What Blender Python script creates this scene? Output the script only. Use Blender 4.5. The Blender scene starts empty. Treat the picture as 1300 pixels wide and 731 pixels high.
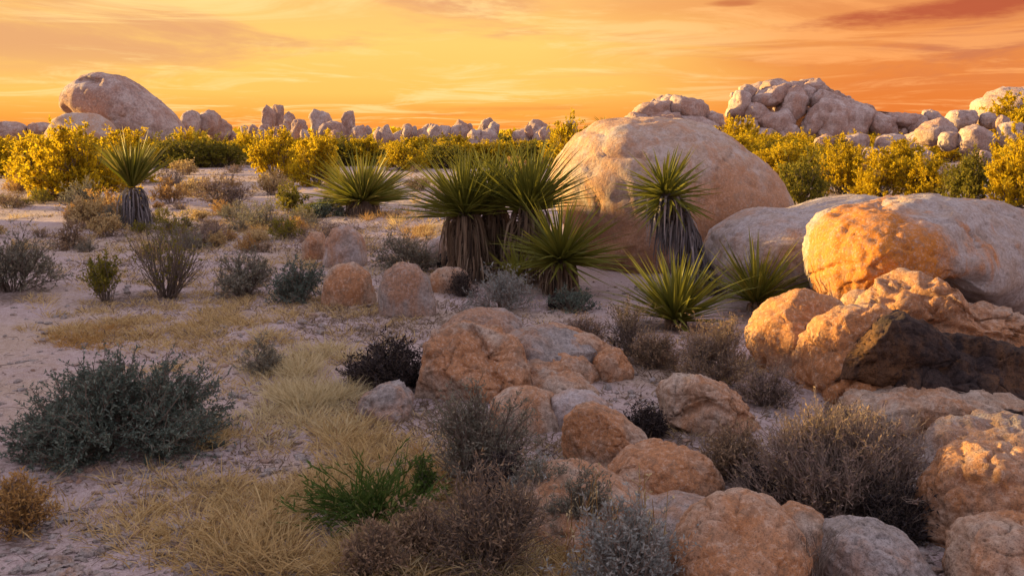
import bpy, math, numpy as np
from mathutils import Vector, Matrix, Quaternion
R = math.radians
scene = bpy.context.scene
COL = scene.collection

# ------------------------------------------------------------------ camera
F = 1249.0; CX, CY = 650.0, 365.5; CAMH = 1.60
PITCH = math.atan((CY - 166.0) / F)
cam_d = bpy.data.cameras.new('camera'); cam = bpy.data.objects.new('camera', cam_d); COL.objects.link(cam)
cam.location = (0, 0, CAMH); cam.rotation_euler = (math.pi / 2 - PITCH, 0, 0)
cam_d.sensor_width = 36.0; cam_d.lens = 36.0 * F / 1300.0
cam_d.clip_start = 0.05; cam_d.clip_end = 6000
scene.camera = cam

# ------------------------------------------------------------------ light
SUN_EL, SUN_AZ = R(6.5), R(-20)          # low sun from the left, a little beyond the rocks
S = Vector((-math.cos(SUN_EL) * math.cos(SUN_AZ), -math.cos(SUN_EL) * math.sin(SUN_AZ), math.sin(SUN_EL)))
sun_d = bpy.data.lights.new('sun', 'SUN'); sun = bpy.data.objects.new('sun', sun_d); COL.objects.link(sun)
sun_d.energy = 5.0; sun_d.angle = R(0.6); sun_d.color = (1.0, 0.66, 0.20)
sun.rotation_euler = S.to_track_quat('Z', 'Y').to_euler()
scene.view_settings.view_transform = 'Standard'; scene.view_settings.look = 'None'
scene.view_settings.gamma = 1; scene.view_settings.exposure = 1.62

class NT:
    def __init__(s, tree): s.t = tree; s.t.nodes.clear()
    def n(s, typ, inp=None, **kw):
        nd = s.t.nodes.new(typ)
        for k, v in kw.items(): setattr(nd, k, v)
        if inp:
            for k, v in inp.items(): s.set(nd.inputs[k], v)
        return nd
    def set(s, sock, v):
        if isinstance(v, bpy.types.NodeSocket): s.t.links.new(v, sock)
        else: sock.default_value = v
    def math(s, op, a, b=0.0, c=0.0, clamp=False):
        nd = s.n('ShaderNodeMath', operation=op, use_clamp=clamp)
        for i, v in enumerate((a, b, c)): s.set(nd.inputs[i], v)
        return nd.outputs[0]
    def mix(s, f, a, b, blend='MIX'):
        nd = s.n('ShaderNodeMix', data_type='RGBA', blend_type=blend, clamp_factor=True)
        s.set(nd.inputs[0], f)
        for i, v in ((6, a), (7, b)): s.set(nd.inputs[i], (*v, 1.0) if isinstance(v, tuple) and len(v) == 3 else v)
        return nd.outputs[2]
    def ramp(s, f, stops, interp='LINEAR'):
        nd = s.n('ShaderNodeValToRGB'); nd.color_ramp.interpolation = interp
        e = nd.color_ramp.elements
        while len(e) < len(stops): e.new(0.5)
        for k, (p, c) in enumerate(stops):
            e[k].position = p; e[k].color = (*c, 1) if isinstance(c, tuple) else (c, c, c, 1)
        s.set(nd.inputs[0], f); return nd.outputs[0]
    def noise(s, vec, scale, detail=4.0, rough=0.55, dist=0.0):
        nd = s.n('ShaderNodeTexNoise', {'Scale': scale, 'Detail': detail, 'Roughness': rough, 'Distortion': dist})
        if vec is not None: s.set(nd.inputs['Vector'], vec)
        return nd.outputs[0]
    def smooth(s, v, a, b):
        nd = s.n('ShaderNodeMapRange', interpolation_type='SMOOTHSTEP'); s.set(nd.inputs[0], v)
        nd.inputs[1].default_value = a; nd.inputs[2].default_value = b; return nd.outputs[0]

def build_world():
    w = bpy.data.worlds.new('World'); scene.world = w; w.use_nodes = True
    t = NT(w.node_tree)
    co = t.n('ShaderNodeTexCoord').outputs['Generated']
    sep = t.n('ShaderNodeSeparateXYZ', {0: co}); x, y, z = sep.outputs
    az = t.math('ARCTAN2', x, y)                                   # 0 straight ahead, + to the right
    zc = t.math('MAXIMUM', z, 0.0)
    # elevation gradients of the sunset, left part and right part
    left = t.ramp(t.math('MULTIPLY', zc, 5.0), [(0.0, (.86, .26, .04)), (0.07, (.92, .36, .055)), (0.18, (.96, .52, .11)), (0.42, (.96, .58, .15)), (0.65, (.92, .50, .16)), (1.0, (.84, .46, .24))])
    right = t.ramp(t.math('MULTIPLY', zc, 5.0), [(0.0, (.74, .18, .030)), (0.15, (.74, .20, .038)), (0.40, (.75, .25, .065)), (0.65, (.72, .27, .09)), (1.0, (.64, .31, .18))])
    nz0 = t.noise(t.n('ShaderNodeMapping', {'Vector': co, 'Scale': (1.5, 1.5, 9)}).outputs[0], 1.6, 3)
    fr = t.smooth(t.math('ADD', az, t.math('MULTIPLY', t.math('SUBTRACT', nz0, 0.5), 0.35)), -0.02, 0.38)
    base = t.mix(fr, left, right)
    # cloud sheet seen in perspective
    den = t.math('ADD', zc, 0.045)
    u = t.math('DIVIDE', x, den); v = t.math('DIVIDE', y, den)
    pl = t.n('ShaderNodeCombineXYZ', {0: u, 1: v, 2: 0.0}).outputs[0]
    m1 = t.n('ShaderNodeMapping', {'Vector': pl, 'Rotation': (0, 0, 0.25), 'Scale': (0.26, 0.20, 1), 'Location': (3.1, 1.7, 0)}).outputs[0]
    c1 = t.smooth(t.noise(m1, 1.0, 8, 0.62, 0.8), 0.45, 0.62)
    m2 = t.n('ShaderNodeMapping', {'Vector': pl, 'Rotation': (0, 0, -0.15), 'Scale': (0.5, 0.42, 1), 'Location': (7.4, 0.3, 0)}).outputs[0]
    c2 = t.smooth(t.noise(m2, 1.0, 9, 0.66, 1.2), 0.48, 0.66)
    up = t.smooth(zc, 0.03, 0.08)
    mauve = t.mix(fr, (.68, .31, .16), (.50, .16, .085))
    glow = t.mix(fr, (1.0, .68, .27), (.92, .38, .12))
    s1 = t.mix(t.math('MULTIPLY', c1, t.math('MULTIPLY', up, 0.75)), base, mauve)
    s2 = t.mix(t.math('MULTIPLY', c2, 0.75), s1, glow)
    # low thin band of darker cloud along the horizon
    m3 = t.n('ShaderNodeMapping', {'Vector': co, 'Scale': (3.5, 3.5, 60)}).outputs[0]
    c3 = t.smooth(t.noise(m3, 1.0, 5, 0.6), 0.52, 0.72)
    low = t.math('MULTIPLY', t.smooth(zc, 0.0, 0.008), t.smooth(zc, 0.035, 0.012))
    s3 = t.mix(t.math('MULTIPLY', t.math('MULTIPLY', c3, low), 0.7), s2, (.66, .16, .035))
    # the one dark streak of cloud up on the right
    def blob(az0, z0, ra, rz, slope):
        da = t.math('SUBTRACT', az, az0)
        dz = t.math('SUBTRACT', t.math('SUBTRACT', z, z0), t.math('MULTIPLY', da, slope))
        n1 = t.noise(t.n('ShaderNodeMapping', {'Vector': co, 'Scale': (7, 7, 40)}).outputs[0], 1.6, 6, 0.65)
        q = t.math('ADD', t.math('POWER', t.math('ABSOLUTE', t.math('DIVIDE', da, ra)), 2.0), t.math('POWER', t.math('ABSOLUTE', t.math('DIVIDE', dz, rz)), 2.0))
        q = t.math('ADD', q, t.math('MULTIPLY', t.math('SUBTRACT', n1, 0.5), 2.6))
        return t.smooth(q, 1.15, 0.0)
    s4 = t.mix(t.math('MULTIPLY', blob(0.46, 0.112, 0.19, 0.013, 0.085), 0.9), s3, (.44, .085, .040))
    s4 = t.mix(t.math('MULTIPLY', blob(0.215, 0.120, 0.03, 0.004, 0.0), 0.7), s4, (.50, .13, .05))
    # away from the sunset the low sky turns dusky pink
    back = t.ramp(zc, [(0.0, (.50, .34, .36)), (0.15, (.72, .54, .56)), (.5, (.88, .74, .80)), (1.0, (.88, .80, .98))])
    # high veil of cloud above the view, made brighter to fill the shade
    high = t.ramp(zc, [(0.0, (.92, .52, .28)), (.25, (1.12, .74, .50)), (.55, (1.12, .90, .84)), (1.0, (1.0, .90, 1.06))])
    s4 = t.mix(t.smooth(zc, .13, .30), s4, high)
    s5 = t.mix(t.smooth(y, 0.35, -0.5), s4, back)
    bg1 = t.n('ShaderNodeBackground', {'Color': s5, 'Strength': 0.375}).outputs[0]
    sky = t.n('ShaderNodeTexSky', sky_type='NISHITA', sun_disc=False, sun_elevation=SUN_EL, sun_rotation=math.atan2(S.x, S.y), altitude=900, air_density=1.0, dust_density=1.2, ozone_density=2.0)
    bg2 = t.n('ShaderNodeBackground', {'Color': sky.outputs[0], 'Strength': 0.15}).outputs[0]
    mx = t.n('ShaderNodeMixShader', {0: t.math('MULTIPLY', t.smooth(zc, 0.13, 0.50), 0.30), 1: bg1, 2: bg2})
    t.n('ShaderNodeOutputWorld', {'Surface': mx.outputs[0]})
build_world()

# ------------------------------------------------------------------ numeric helpers
rng = np.random.default_rng(7)
_perm = np.random.default_rng(3).permutation(256); _perm = np.concatenate([_perm, _perm, _perm])
_g = np.random.default_rng(5).normal(size=(256, 3)); _g /= np.linalg.norm(_g, axis=1)[:, None]
def perlin(p):
    p = np.asarray(p, float); i = np.floor(p).astype(int); f = p - i; i &= 255
    w = f * f * f * (f * (f * 6 - 15) + 10); out = np.zeros(len(p))
    for dx in (0, 1):
        for dy in (0, 1):
            for dz in (0, 1):
                h = _perm[_perm[_perm[i[:, 0] + dx] + i[:, 1] + dy] + i[:, 2] + dz]
                d = ((f - (dx, dy, dz)) * _g[h]).sum(1)
                out += d * np.where(dx, w[:, 0], 1 - w[:, 0]) * np.where(dy, w[:, 1], 1 - w[:, 1]) * np.where(dz, w[:, 2], 1 - w[:, 2])
    return out * 1.6
def fbm(p, o=4, g=0.5):
    s = 0; a = 1.0; p = np.asarray(p, float)
    for k in range(o): s = s + a * perlin(p + 17.3 * k); a *= g; p = p * 2.03
    return s
def sstep(a, b, x): t = np.clip((x - a) / (b - a), 0, 1); return t * t * (3 - 2 * t)
def norm(v): return v / np.maximum(np.linalg.norm(v, axis=-1, keepdims=True), 1e-9)

def gz(x, y):
    """height of the ground"""
    x = np.atleast_1d(np.asarray(x, float)); y = np.atleast_1d(np.asarray(y, float))
    p = np.stack([x, y, np.zeros_like(x)], 1)
    near = sstep(90, 25, np.hypot(x, y))
    h = 0.05 * fbm(p * 0.35, 2) * near + 0.018 * fbm(p * 1.7 + 9, 2) * near
    h += 0.10 * sstep(1.5, 0, np.hypot((x - 0.4) / 1.3, (y - 6.9) / 1.0))       # hump under the middle slabs
    h -= 0.10 * sstep(1.0, 0, np.hypot((x - 1.9) / 0.6, (y - 5.1) / 1.0))       # hollow under the dry bush on the right
    return h
def gz1(x, y): return float(gz(x, y)[0])
cp, sp = math.cos(PITCH), math.sin(PITCH)
def ray(px, py):
    a = (px - CX) / F; b = -(py - CY) / F
    return np.array([a, cp + b * sp, -sp + b * cp])
def P(px, py, Y): d = ray(px, py); return np.array([0, 0, CAMH]) + d * (Y / d[1])
def G(px, py):
    d = ray(px, py); t = CAMH / -d[2]
    for _ in range(4): t = (CAMH - gz1(d[0] * t, d[1] * t)) / -d[2]
    q = np.array([0, 0, CAMH]) + d * t; return q

# ------------------------------------------------------------------ objects and meshes
def tag(o, label=None, cat=None, group=None, kind=None):
    for k, v in (('label', label), ('category', cat), ('group', group), ('kind', kind)):
        if v: o[k] = v
    return o
def mesh_from(name, V, faces, mats, smooth=True, midx=None, attrs=None):
    """faces: list of (F,k) int arrays"""
    me = bpy.data.meshes.new(name); V = np.asarray(V, np.float32)
    me.vertices.add(len(V)); me.vertices.foreach_set('co', V.ravel())
    if not isinstance(faces, list): faces = [faces]
    loops = np.concatenate([f.ravel() for f in faces]).astype(np.int32)
    cnt = np.concatenate([np.full(len(f), f.shape[1]) for f in faces])
    me.loops.add(len(loops)); me.loops.foreach_set('vertex_index', loops)
    me.polygons.add(len(cnt)); me.polygons.foreach_set('loop_start', np.concatenate([[0], np.cumsum(cnt)[:-1]]).astype(np.int32))
    me.polygons.foreach_set('use_smooth', np.full(len(cnt), smooth))
    for m in (mats if isinstance(mats, (list, tuple)) else [mats]): me.materials.append(m)
    if midx is not None: me.polygons.foreach_set('material_index', np.asarray(midx, np.int32))
    for k, a in (attrs or {}).items():
        at = me.attributes.new(k, 'FLOAT', 'POINT'); at.data.foreach_set('value', np.asarray(a, np.float32))
    me.update(calc_edges=True); return me
def link(name, me, parent=None, loc=None):
    o = bpy.data.objects.new(name, me); COL.objects.link(o)
    if parent is not None: o.parent = parent
    if loc is not None: o.location = loc
    return o
def empty(name, loc, rz=0, s=1.0):
    o = bpy.data.objects.new(name, None); COL.objects.link(o); o.location = loc; o.rotation_euler = (0, 0, rz); o.scale = (s, s, s)
    o.empty_display_size = 0.1; return o

# ------------------------------------------------------------------ materials
def new_mat(name):
    m = bpy.data.materials.new(name); m.use_nodes = True; return m, NT(m.node_tree)
def granite(name, pale, tan, rust, rust_amt=0.45, far=False, speck=1.0):
    m, t = new_mat(name)
    co = t.n('ShaderNodeTexCoord').outputs['Object']
    rnd = t.n('ShaderNodeObjectInfo').outputs['Random']
    off = t.n('ShaderNodeVectorMath', {0: co, 1: t.n('ShaderNodeCombineXYZ', {0: t.math('MULTIPLY', rnd, 31.0), 1: t.math('MULTIPLY', rnd, 17.0), 2: 0.0}).outputs[0]}, operation='ADD').outputs[0]
    k = 0.22 if far else 1.0
    big = t.noise(off, 1.3 * k, 5, 0.6, 0.4); mid = t.noise(off, 5.0 * k, 6, 0.65); fine = t.noise(off, 38.0 * k, 5, 0.7); grain = t.noise(off, 150.0 * k, 2, 0.6)
    str_ = t.noise(t.n('ShaderNodeMapping', {'Vector': off, 'Scale': (3, 3, .55)}).outputs[0], 2.2 * k, 5, 0.6, 0.5)
    c = t.mix(t.smooth(mid, 0.40, 0.60), pale, tan)
    lo = 0.62 - 0.3 * rust_amt
    c = t.mix(t.math('MULTIPLY', t.smooth(t.math('ADD', t.math('MULTIPLY', big, .6), t.math('MULTIPLY', str_, .4)), lo - .06, lo + 0.08), 0.85), c, rust)
    ra = t.n('ShaderNodeAttribute', attribute_name='rust').outputs['Fac']
    c = t.mix(t.math('MULTIPLY', t.smooth(t.math('ADD', ra, t.math('MULTIPLY', t.math('SUBTRACT', mid, .5), .8)), .25, .75), 0.92), c, rust)
    dk = tuple(v * 0.45 for v in tan)
    c = t.mix(t.math('MULTIPLY', t.smooth(t.noise(off, 11.0 * k, 5, .7, .4), .50, .60), .45), c, tuple(v * .62 for v in tan))
    c = t.mix(t.math('MULTIPLY', t.smooth(fine, 0.51, 0.64), 0.55 * speck), c, dk)
    c = t.mix(t.math('MULTIPLY', t.smooth(fine, 0.48, 0.38), 0.38 * speck), c, tuple(min(.75, v * 1.45) for v in pale))
    c = t.mix(t.math('MULTIPLY', t.smooth(grain, 0.53, 0.66), 0.5 * speck), c, tuple(v * 0.28 for v in tan))
    va = t.n('ShaderNodeAttribute', attribute_name='varnish').outputs['Fac']
    vs = t.smooth(t.math('ADD', va, t.math('MULTIPLY', t.math('SUBTRACT', mid, 0.5), 0.9)), 0.38, 0.60)  # this attribute paints a near black patch as ledge shadow
    c = t.mix(vs, c, t.mix(fine, (.012, .009, .010), (.05, .036, .034)))
    hgt = t.math('ADD', t.math('MULTIPLY', mid, 0.9), t.math('ADD', t.math('MULTIPLY', fine, 0.35), t.math('MULTIPLY', grain, 0.10)))
    bp = t.n('ShaderNodeBump', {'Strength': 0.9, 'Distance': 0.045 / k, 'Height': hgt}).outputs[0]
    b = t.n('ShaderNodeBsdfPrincipled', {'Base Color': c, 'Roughness': 0.92, 'Normal': bp}); b.inputs['Specular IOR Level'].default_value = 0.15
    t.n('ShaderNodeOutputMaterial', {'Surface': b.outputs[0]}); return m
def leafmat(name, c1, c2, c3=None, trans=0.35, rough=0.75):
    m, t = new_mat(name)
    g = t.n('ShaderNodeNewGeometry'); r = g.outputs['Random Per Island']; ob = t.n('ShaderNodeObjectInfo').outputs['Random']
    c = t.mix(r, c1, c2)
    if c3: c = t.mix(t.smooth(t.math('FRACT', t.math('MULTIPLY', r, 7.13)), 0.62, 0.95), c, c3)
    c = t.mix(t.math('MULTIPLY', ob, 0.25), c, tuple(v * .6 for v in c1))
    b = t.n('ShaderNodeBsdfPrincipled', {'Base Color': c, 'Roughness': rough}); b.inputs['Specular IOR Level'].default_value = 0.2
    tr = t.n('ShaderNodeBsdfTranslucent', {'Color': c})
    mx = t.n('ShaderNodeMixShader', {0: trans, 1: b.outputs[0], 2: tr.outputs[0]})
    t.n('ShaderNodeOutputMaterial', {'Surface': mx.outputs[0]}); return m
def barkmat(name, c1, c2):
    m, t = new_mat(name)
    co = t.n('ShaderNodeTexCoord').outputs['Object']; n1 = t.noise(co, 30, 4)
    r = t.n('ShaderNodeNewGeometry').outputs['Random Per Island']
    c = t.mix(t.math('ADD', t.math('MULTIPLY', n1, .5), t.math('MULTIPLY', r, .5)), c1, c2)
    b = t.n('ShaderNodeBsdfPrincipled', {'Base Color': c, 'Roughness': 0.9}); t.n('ShaderNodeOutputMaterial', {'Surface': b.outputs[0]}); return m

M = {}
M['dome'] = granite('granite_dome', (.48, .39, .34), (.45, .32, .24), (.44, .23, .125), 0.36, speck=.6)
M['pale'] = granite('granite_pale', (.44, .38, .37), (.38, .30, .26), (.40, .22, .13), 0.25, speck=.8)
M['tan'] = granite('granite_tan', (.43, .34, .275), (.37, .255, .18), (.41, .19, .085), 0.42)
M['rust'] = granite('granite_rust', (.43, .32, .245), (.40, .25, .165), (.42, .18, .07), 0.48)
M['gold'] = granite('granite_gold', (.42, .36, .34), (.38, .29, .24), (.54, .18, .010), 0.22, speck=.75)
M['dark'] = granite('granite_cleft_shade', (.060, .040, .034), (.032, .023, .023), (.15, .075, .035), 0.36)  # deep shadow of the cleft is put into this dark stone colour
M['grey'] = granite('granite_grey', (.33, .29, .275), (.27, .225, .20), (.36, .20, .12), 0.30)
M['far'] = granite('granite_far', (.50, .40, .36), (.40, .28, .24), (.38, .22, .16), 0.40, far=True, speck=.7)
M['black'] = granite('granite_hole_dark', (.030, .024, .024), (.018, .014, .014), (.03, .018, .012), 0.2)  # near black, stands in for the dark holes by the yuccas
M['creosote'] = leafmat('creosote_leaf', (.52, .37, .012), (.66, .46, .016), (.24, .19, .02), .55)
M['olive'] = leafmat('olive_leaf', (.18, .16, .02), (.30, .24, .03), (.08, .09, .015), .45)
M['sage'] = leafmat('sage_leaf', (.065, .092, .072), (.135, .170, .135), (.20, .23, .18), .25)
M['greysage'] = leafmat('grey_sage_leaf', (.15, .15, .115), (.26, .245, .185), (.34, .28, .19), .25)
M['silver'] = leafmat('silver_leaf', (.20, .21, .19), (.32, .33, .31), (.40, .40, .37), .25)
M['drytwig'] = leafmat('dry_twig_leaf', (.22, .145, .095), (.34, .23, .14), (.44, .31, .17), .25)
M['purpletwig'] = leafmat('purple_twig', (.20, .14, .12), (.32, .225, .18), (.40, .28, .15), .2)
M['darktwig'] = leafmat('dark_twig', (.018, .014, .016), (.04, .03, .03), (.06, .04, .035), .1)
M['green'] = leafmat('fresh_green', (.045, .085, .016), (.085, .14, .025), (.15, .17, .045), .35)
M['yucca'] = leafmat('yucca_leaf', (.115, .125, .018), (.22, .205, .032), (.36, .28, .07), .25, .5)
M['yuccadry'] = leafmat('yucca_dry_leaf', (.12, .08, .055), (.24, .16, .10), (.34, .26, .18), .15)
M['yuccagrey'] = leafmat('yucca_grey_leaf', (.10, .09, .095), (.20, .18, .19), (.33, .30, .30), .1)
M['grass'] = leafmat('golden_grass', (.50, .35, .15), (.66, .50, .25), (.28, .18, .08), .35)
M['grasspale'] = leafmat('pale_grass', (.60, .49, .27), (.70, .59, .36), (.42, .31, .15), .35)
M['stubble'] = leafmat('dry_stubble', (.14, .10, .075), (.26, .19, .13), (.36, .27, .17), .25)
M['grassrust'] = leafmat('rusty_grass', (.42, .24, .08), (.54, .33, .11), (.27, .16, .07), .35)
M['bark'] = barkmat('twig_bark', (.08, .058, .046), (.22, .165, .125))
M['barkpale'] = barkmat('pale_bark', (.14, .10, .08), (.30, .23, .18))
M['trunk'] = barkmat('yucca_bark', (.05, .035, .028), (.14, .10, .075))

def ground_mat():
    m, t = new_mat('desert_sand')
    co = t.n('ShaderNodeTexCoord').outputs['Object']
    big = t.noise(co, .45, 5, .6, .3); mid = t.noise(co, 3.2, 6, .65); fine = t.noise(co, 26, 6, .7); gr = t.noise(co, 120, 3, .7)
    c = t.mix(t.smooth(mid, .3, .7), (.44, .345, .345), (.37, .275, .25))
    c = t.mix(t.math('MULTIPLY', t.smooth(big, .47, .60), .75), c, (.42, .31, .22))
    c = t.mix(t.math('MULTIPLY', t.smooth(fine, .51, .64), .45), c, (.24, .165, .14))
    c = t.mix(t.math('MULTIPLY', t.smooth(fine, .48, .38), .45), c, (.50, .41, .38))
    c = t.mix(t.math('MULTIPLY', t.smooth(gr, .53, .66), .5), c, (.16, .115, .10))
    c = t.mix(t.math('MULTIPLY', t.smooth(gr, .47, .37), .5), c, (.56, .48, .45))
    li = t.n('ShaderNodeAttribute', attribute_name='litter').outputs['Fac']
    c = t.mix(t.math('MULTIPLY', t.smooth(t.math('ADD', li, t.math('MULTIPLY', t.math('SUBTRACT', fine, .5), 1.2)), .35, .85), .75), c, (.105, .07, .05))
    hgt = t.math('ADD', t.math('MULTIPLY', mid, .9), t.math('ADD', t.math('MULTIPLY', fine, .5), t.math('MULTIPLY', gr, .18)))
    bp = t.n('ShaderNodeBump', {'Strength': .9, 'Distance': .04, 'Height': hgt}).outputs[0]
    b = t.n('ShaderNodeBsdfPrincipled', {'Base Color': c, 'Roughness': .95, 'Normal': bp}); b.inputs['Specular IOR Level'].default_value = .1
    t.n('ShaderNodeOutputMaterial', {'Surface': b.outputs[0]}); return m
M['ground'] = ground_mat()

# ------------------------------------------------------------------ rocks
def _ico(n):
    import bmesh
    bm = bmesh.new(); bmesh.ops.create_icosphere(bm, subdivisions=n, radius=1.0)
    V = np.array([v.co[:] for v in bm.verts]); Fc = np.array([[v.index for v in f.verts] for f in bm.faces]); bm.free()
    return norm(V), Fc
ICO = {n: _ico(n) for n in (1, 2, 3, 4, 5, 6)}
def ell(cx, cy, w, h, rot=0, n=20, sq=2.3):
    a = np.linspace(0, 2 * math.pi, n, endpoint=False); c, s = np.cos(a), np.sin(a)
    x = np.sign(c) * np.abs(c) ** (2 / sq) * w / 2; y = np.sign(s) * np.abs(s) ** (2 / sq) * h / 2
    r = R(rot); return np.stack([cx + x * math.cos(r) - y * math.sin(r), cy + x * math.sin(r) + y * math.cos(r)], 1)
def block(cx, cy, w, h, rot=0, seed=0, jag=.16):
    r_ = np.random.default_rng(seed + 900); n = int(r_.integers(7, 10)); a = (np.arange(n) + r_.uniform(-.28, .28, n)) * 2 * math.pi / n
    k = 1 + r_.uniform(-jag, jag, n); c, s = np.cos(a), np.sin(a)
    x = np.sign(c) * np.abs(c) ** .75 * w / 2 * k; y = np.sign(s) * np.abs(s) ** .75 * h / 2 * k
    r = R(rot); return np.stack([cx + x * math.cos(r) - y * math.sin(r), cy + x * math.sin(r) + y * math.cos(r)], 1)
def radii(poly, n=360, blur=4):
    """distance from the origin to the outline, by angle"""
    ang = np.linspace(-math.pi, math.pi, n, endpoint=False); d = np.stack([np.cos(ang), np.sin(ang)], 1)
    A = poly; B = np.roll(poly, -1, 0); E = B - A
    den = d[:, None, 0] * E[None, :, 1] - d[:, None, 1] * E[None, :, 0]
    den = np.where(np.abs(den) < 1e-12, 1e-12, den)
    tt = (A[None, :, 0] * E[None, :, 1] - A[None, :, 1] * E[None, :, 0]) / den
    uu = (A[None, :, 0] * d[:, None, 1] - A[None, :, 1] * d[:, None, 0]) / den
    ok = (tt > 0) & (uu >= -1e-6) & (uu <= 1 + 1e-6)
    r = np.where(ok, tt, 0).max(1); r[r <= 0] = np.median(r[r > 0])
    for _ in range(blur): r = (np.roll(r, 1) + 2 * r + np.roll(r, -1)) / 4
    return r
def rock_mesh(name, poly, Y, depth, mat, seed=0, sub=5, rough=1.0, cuts=3, box=0.85, cen=None, grooves=(), rust=(), varnish=(), lean=0.0, blur=4, ang=0, pit=0.0, yaw=0.0):
    """poly: outline in metres (x,z) at distance Y; depth: half thickness in metres"""
    r_ = np.random.default_rng(seed + 11)
    c = poly.mean(0) if cen is None else np.asarray(cen)
    sx, sz = np.ptp(poly[:, 0]) / 2, np.ptp(poly[:, 1]) / 2; rad = radii((poly - c) / (sx, sz), blur=blur); n, Fc = ICO[sub]; u = n.copy()
    for _ in range(cuts):                                           # flat weathered faces, turned mostly to front and back
        m = norm(np.array([r_.normal() * .8, r_.choice([-1, -1, 1]) * (.6 + r_.random()), r_.normal() * .5 + .3])); h = .72 + .2 * r_.random()
        d = u @ m; ex = np.maximum(d - h, 0); u = u - m * (ex * .85)[:, None]
    phi = np.arctan2(n[:, 2], n[:, 0]); rr = np.interp(phi, np.linspace(-math.pi, math.pi, 361), np.append(rad, rad[0]))
    rho = np.hypot(u[:, 0], u[:, 2]); rh = np.hypot(n[:, 0], n[:, 2]); k = np.maximum(rho, 1e-6) ** box
    x = sx * rr * k * n[:, 0] / np.maximum(rh, 1e-6); z = sz * rr * k * n[:, 2] / np.maximum(rh, 1e-6)
    y = depth * np.sign(u[:, 1]) * np.abs(u[:, 1]) ** .9 + lean * z + yaw * x
    p = np.stack([x, y, z], 1)
    sc_ = np.array([sx, depth, sz])
    for _ in range(ang):                                            # fracture planes: sharp edged
        m = norm(np.array([r_.normal() * .9, -abs(r_.normal()) - .25, r_.normal() * .7 + .25])); h = r_.uniform(.52, .82); dd = (p / sc_) @ m
        p = p - (np.maximum(dd - h, 0) * .93)[:, None] * m * sc_
    s = float(np.sqrt(math.sqrt(sx * sz) * depth)); q = p / s
    nn = norm(np.stack([x / sx ** 2, (y - yaw * x) / depth ** 2, z / sz ** 2], 1)); o = seed * 3.7
    d = .055 * perlin(q * 1.3 + o) + .035 * perlin(q * 2.9 + o) + .022 * fbm(q * 6 + o, 4, .6)
    wv = perlin(q * 2.1 + o + 40); d -= .085 * np.exp(-(wv / .035) ** 2) * sstep(.0, .3, perlin(q * 1.1 + o + 70) + .3)   # joints
    w2 = perlin(q * np.array([1.1, 1.1, 2.6]) + o + 55); d -= .06 * np.exp(-(w2 / .03) ** 2)
    tn = perlin(q * 1.6 + o + 90) + .25 * perlin(q * 4.5 + o); d += .045 * sstep(-.03, .03, tn) + .03 * sstep(-.02, .02, perlin(q * 2.6 + o + 120) + .2 * perlin(q * 7 + o))   # edges of peeling sheets
    rd = 1 - np.abs(perlin(q * 5 + o + 33)) * 2.2; d += .016 * rd + .010 * (1 - np.abs(perlin(q * 11 + o)) * 2)
    if pit:
        wt = np.zeros(len(p))
        for (bx, bz, br) in rust: wt = np.maximum(wt, sstep(1.3, .6, np.linalg.norm((p[:, [0, 2]] + c - (bx, bz)) / br, axis=1)))
        d -= wt * pit * (sstep(.12, .42, perlin(q * 7 + o)) + .6 * sstep(.1, .4, perlin(q * 15 + o)))
    p = p + nn * (d * s * rough)[:, None]
    for g in grooves:                                               # (x,z) line a-b pushed in by dep over width w
        a, b, w, dep = np.array(g[0]) - c, np.array(g[1]) - c, g[2], g[3]; e = b - a; L2 = e @ e
        tt = np.clip(((p[:, [0, 2]] - a) @ e) / L2, 0, 1); dist = np.linalg.norm(p[:, [0, 2]] - (a + tt[:, None] * e) + .3 * w * perlin(q * 4 + o)[:, None], axis=1)
        p = p + np.stack([np.zeros(len(p)), np.where(n[:, 1] < .1, dep * np.exp(-(dist / w) ** 2), 0), np.zeros(len(p))], 1)
    at = {}
    for nm, bl in (('rust', rust), ('varnish', varnish)):
        if bl:
            v = np.zeros(len(p))
            for (bx, bz, br) in bl:
                v = np.maximum(v, 1 - np.linalg.norm((p[:, [0, 2]] + c - (bx, bz)) / br, axis=1) ** 2 * .5 - .5 * (n[:, 1] > .2))
            at[nm] = np.clip(v, 0, 1)
    me = mesh_from(name, p, Fc, mat, True, attrs=at)
    return me, (c[0], Y, c[1])
def px_poly(pts, Y): return np.array([P(a, b, Y)[[0, 2]] for a, b in pts])
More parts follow.
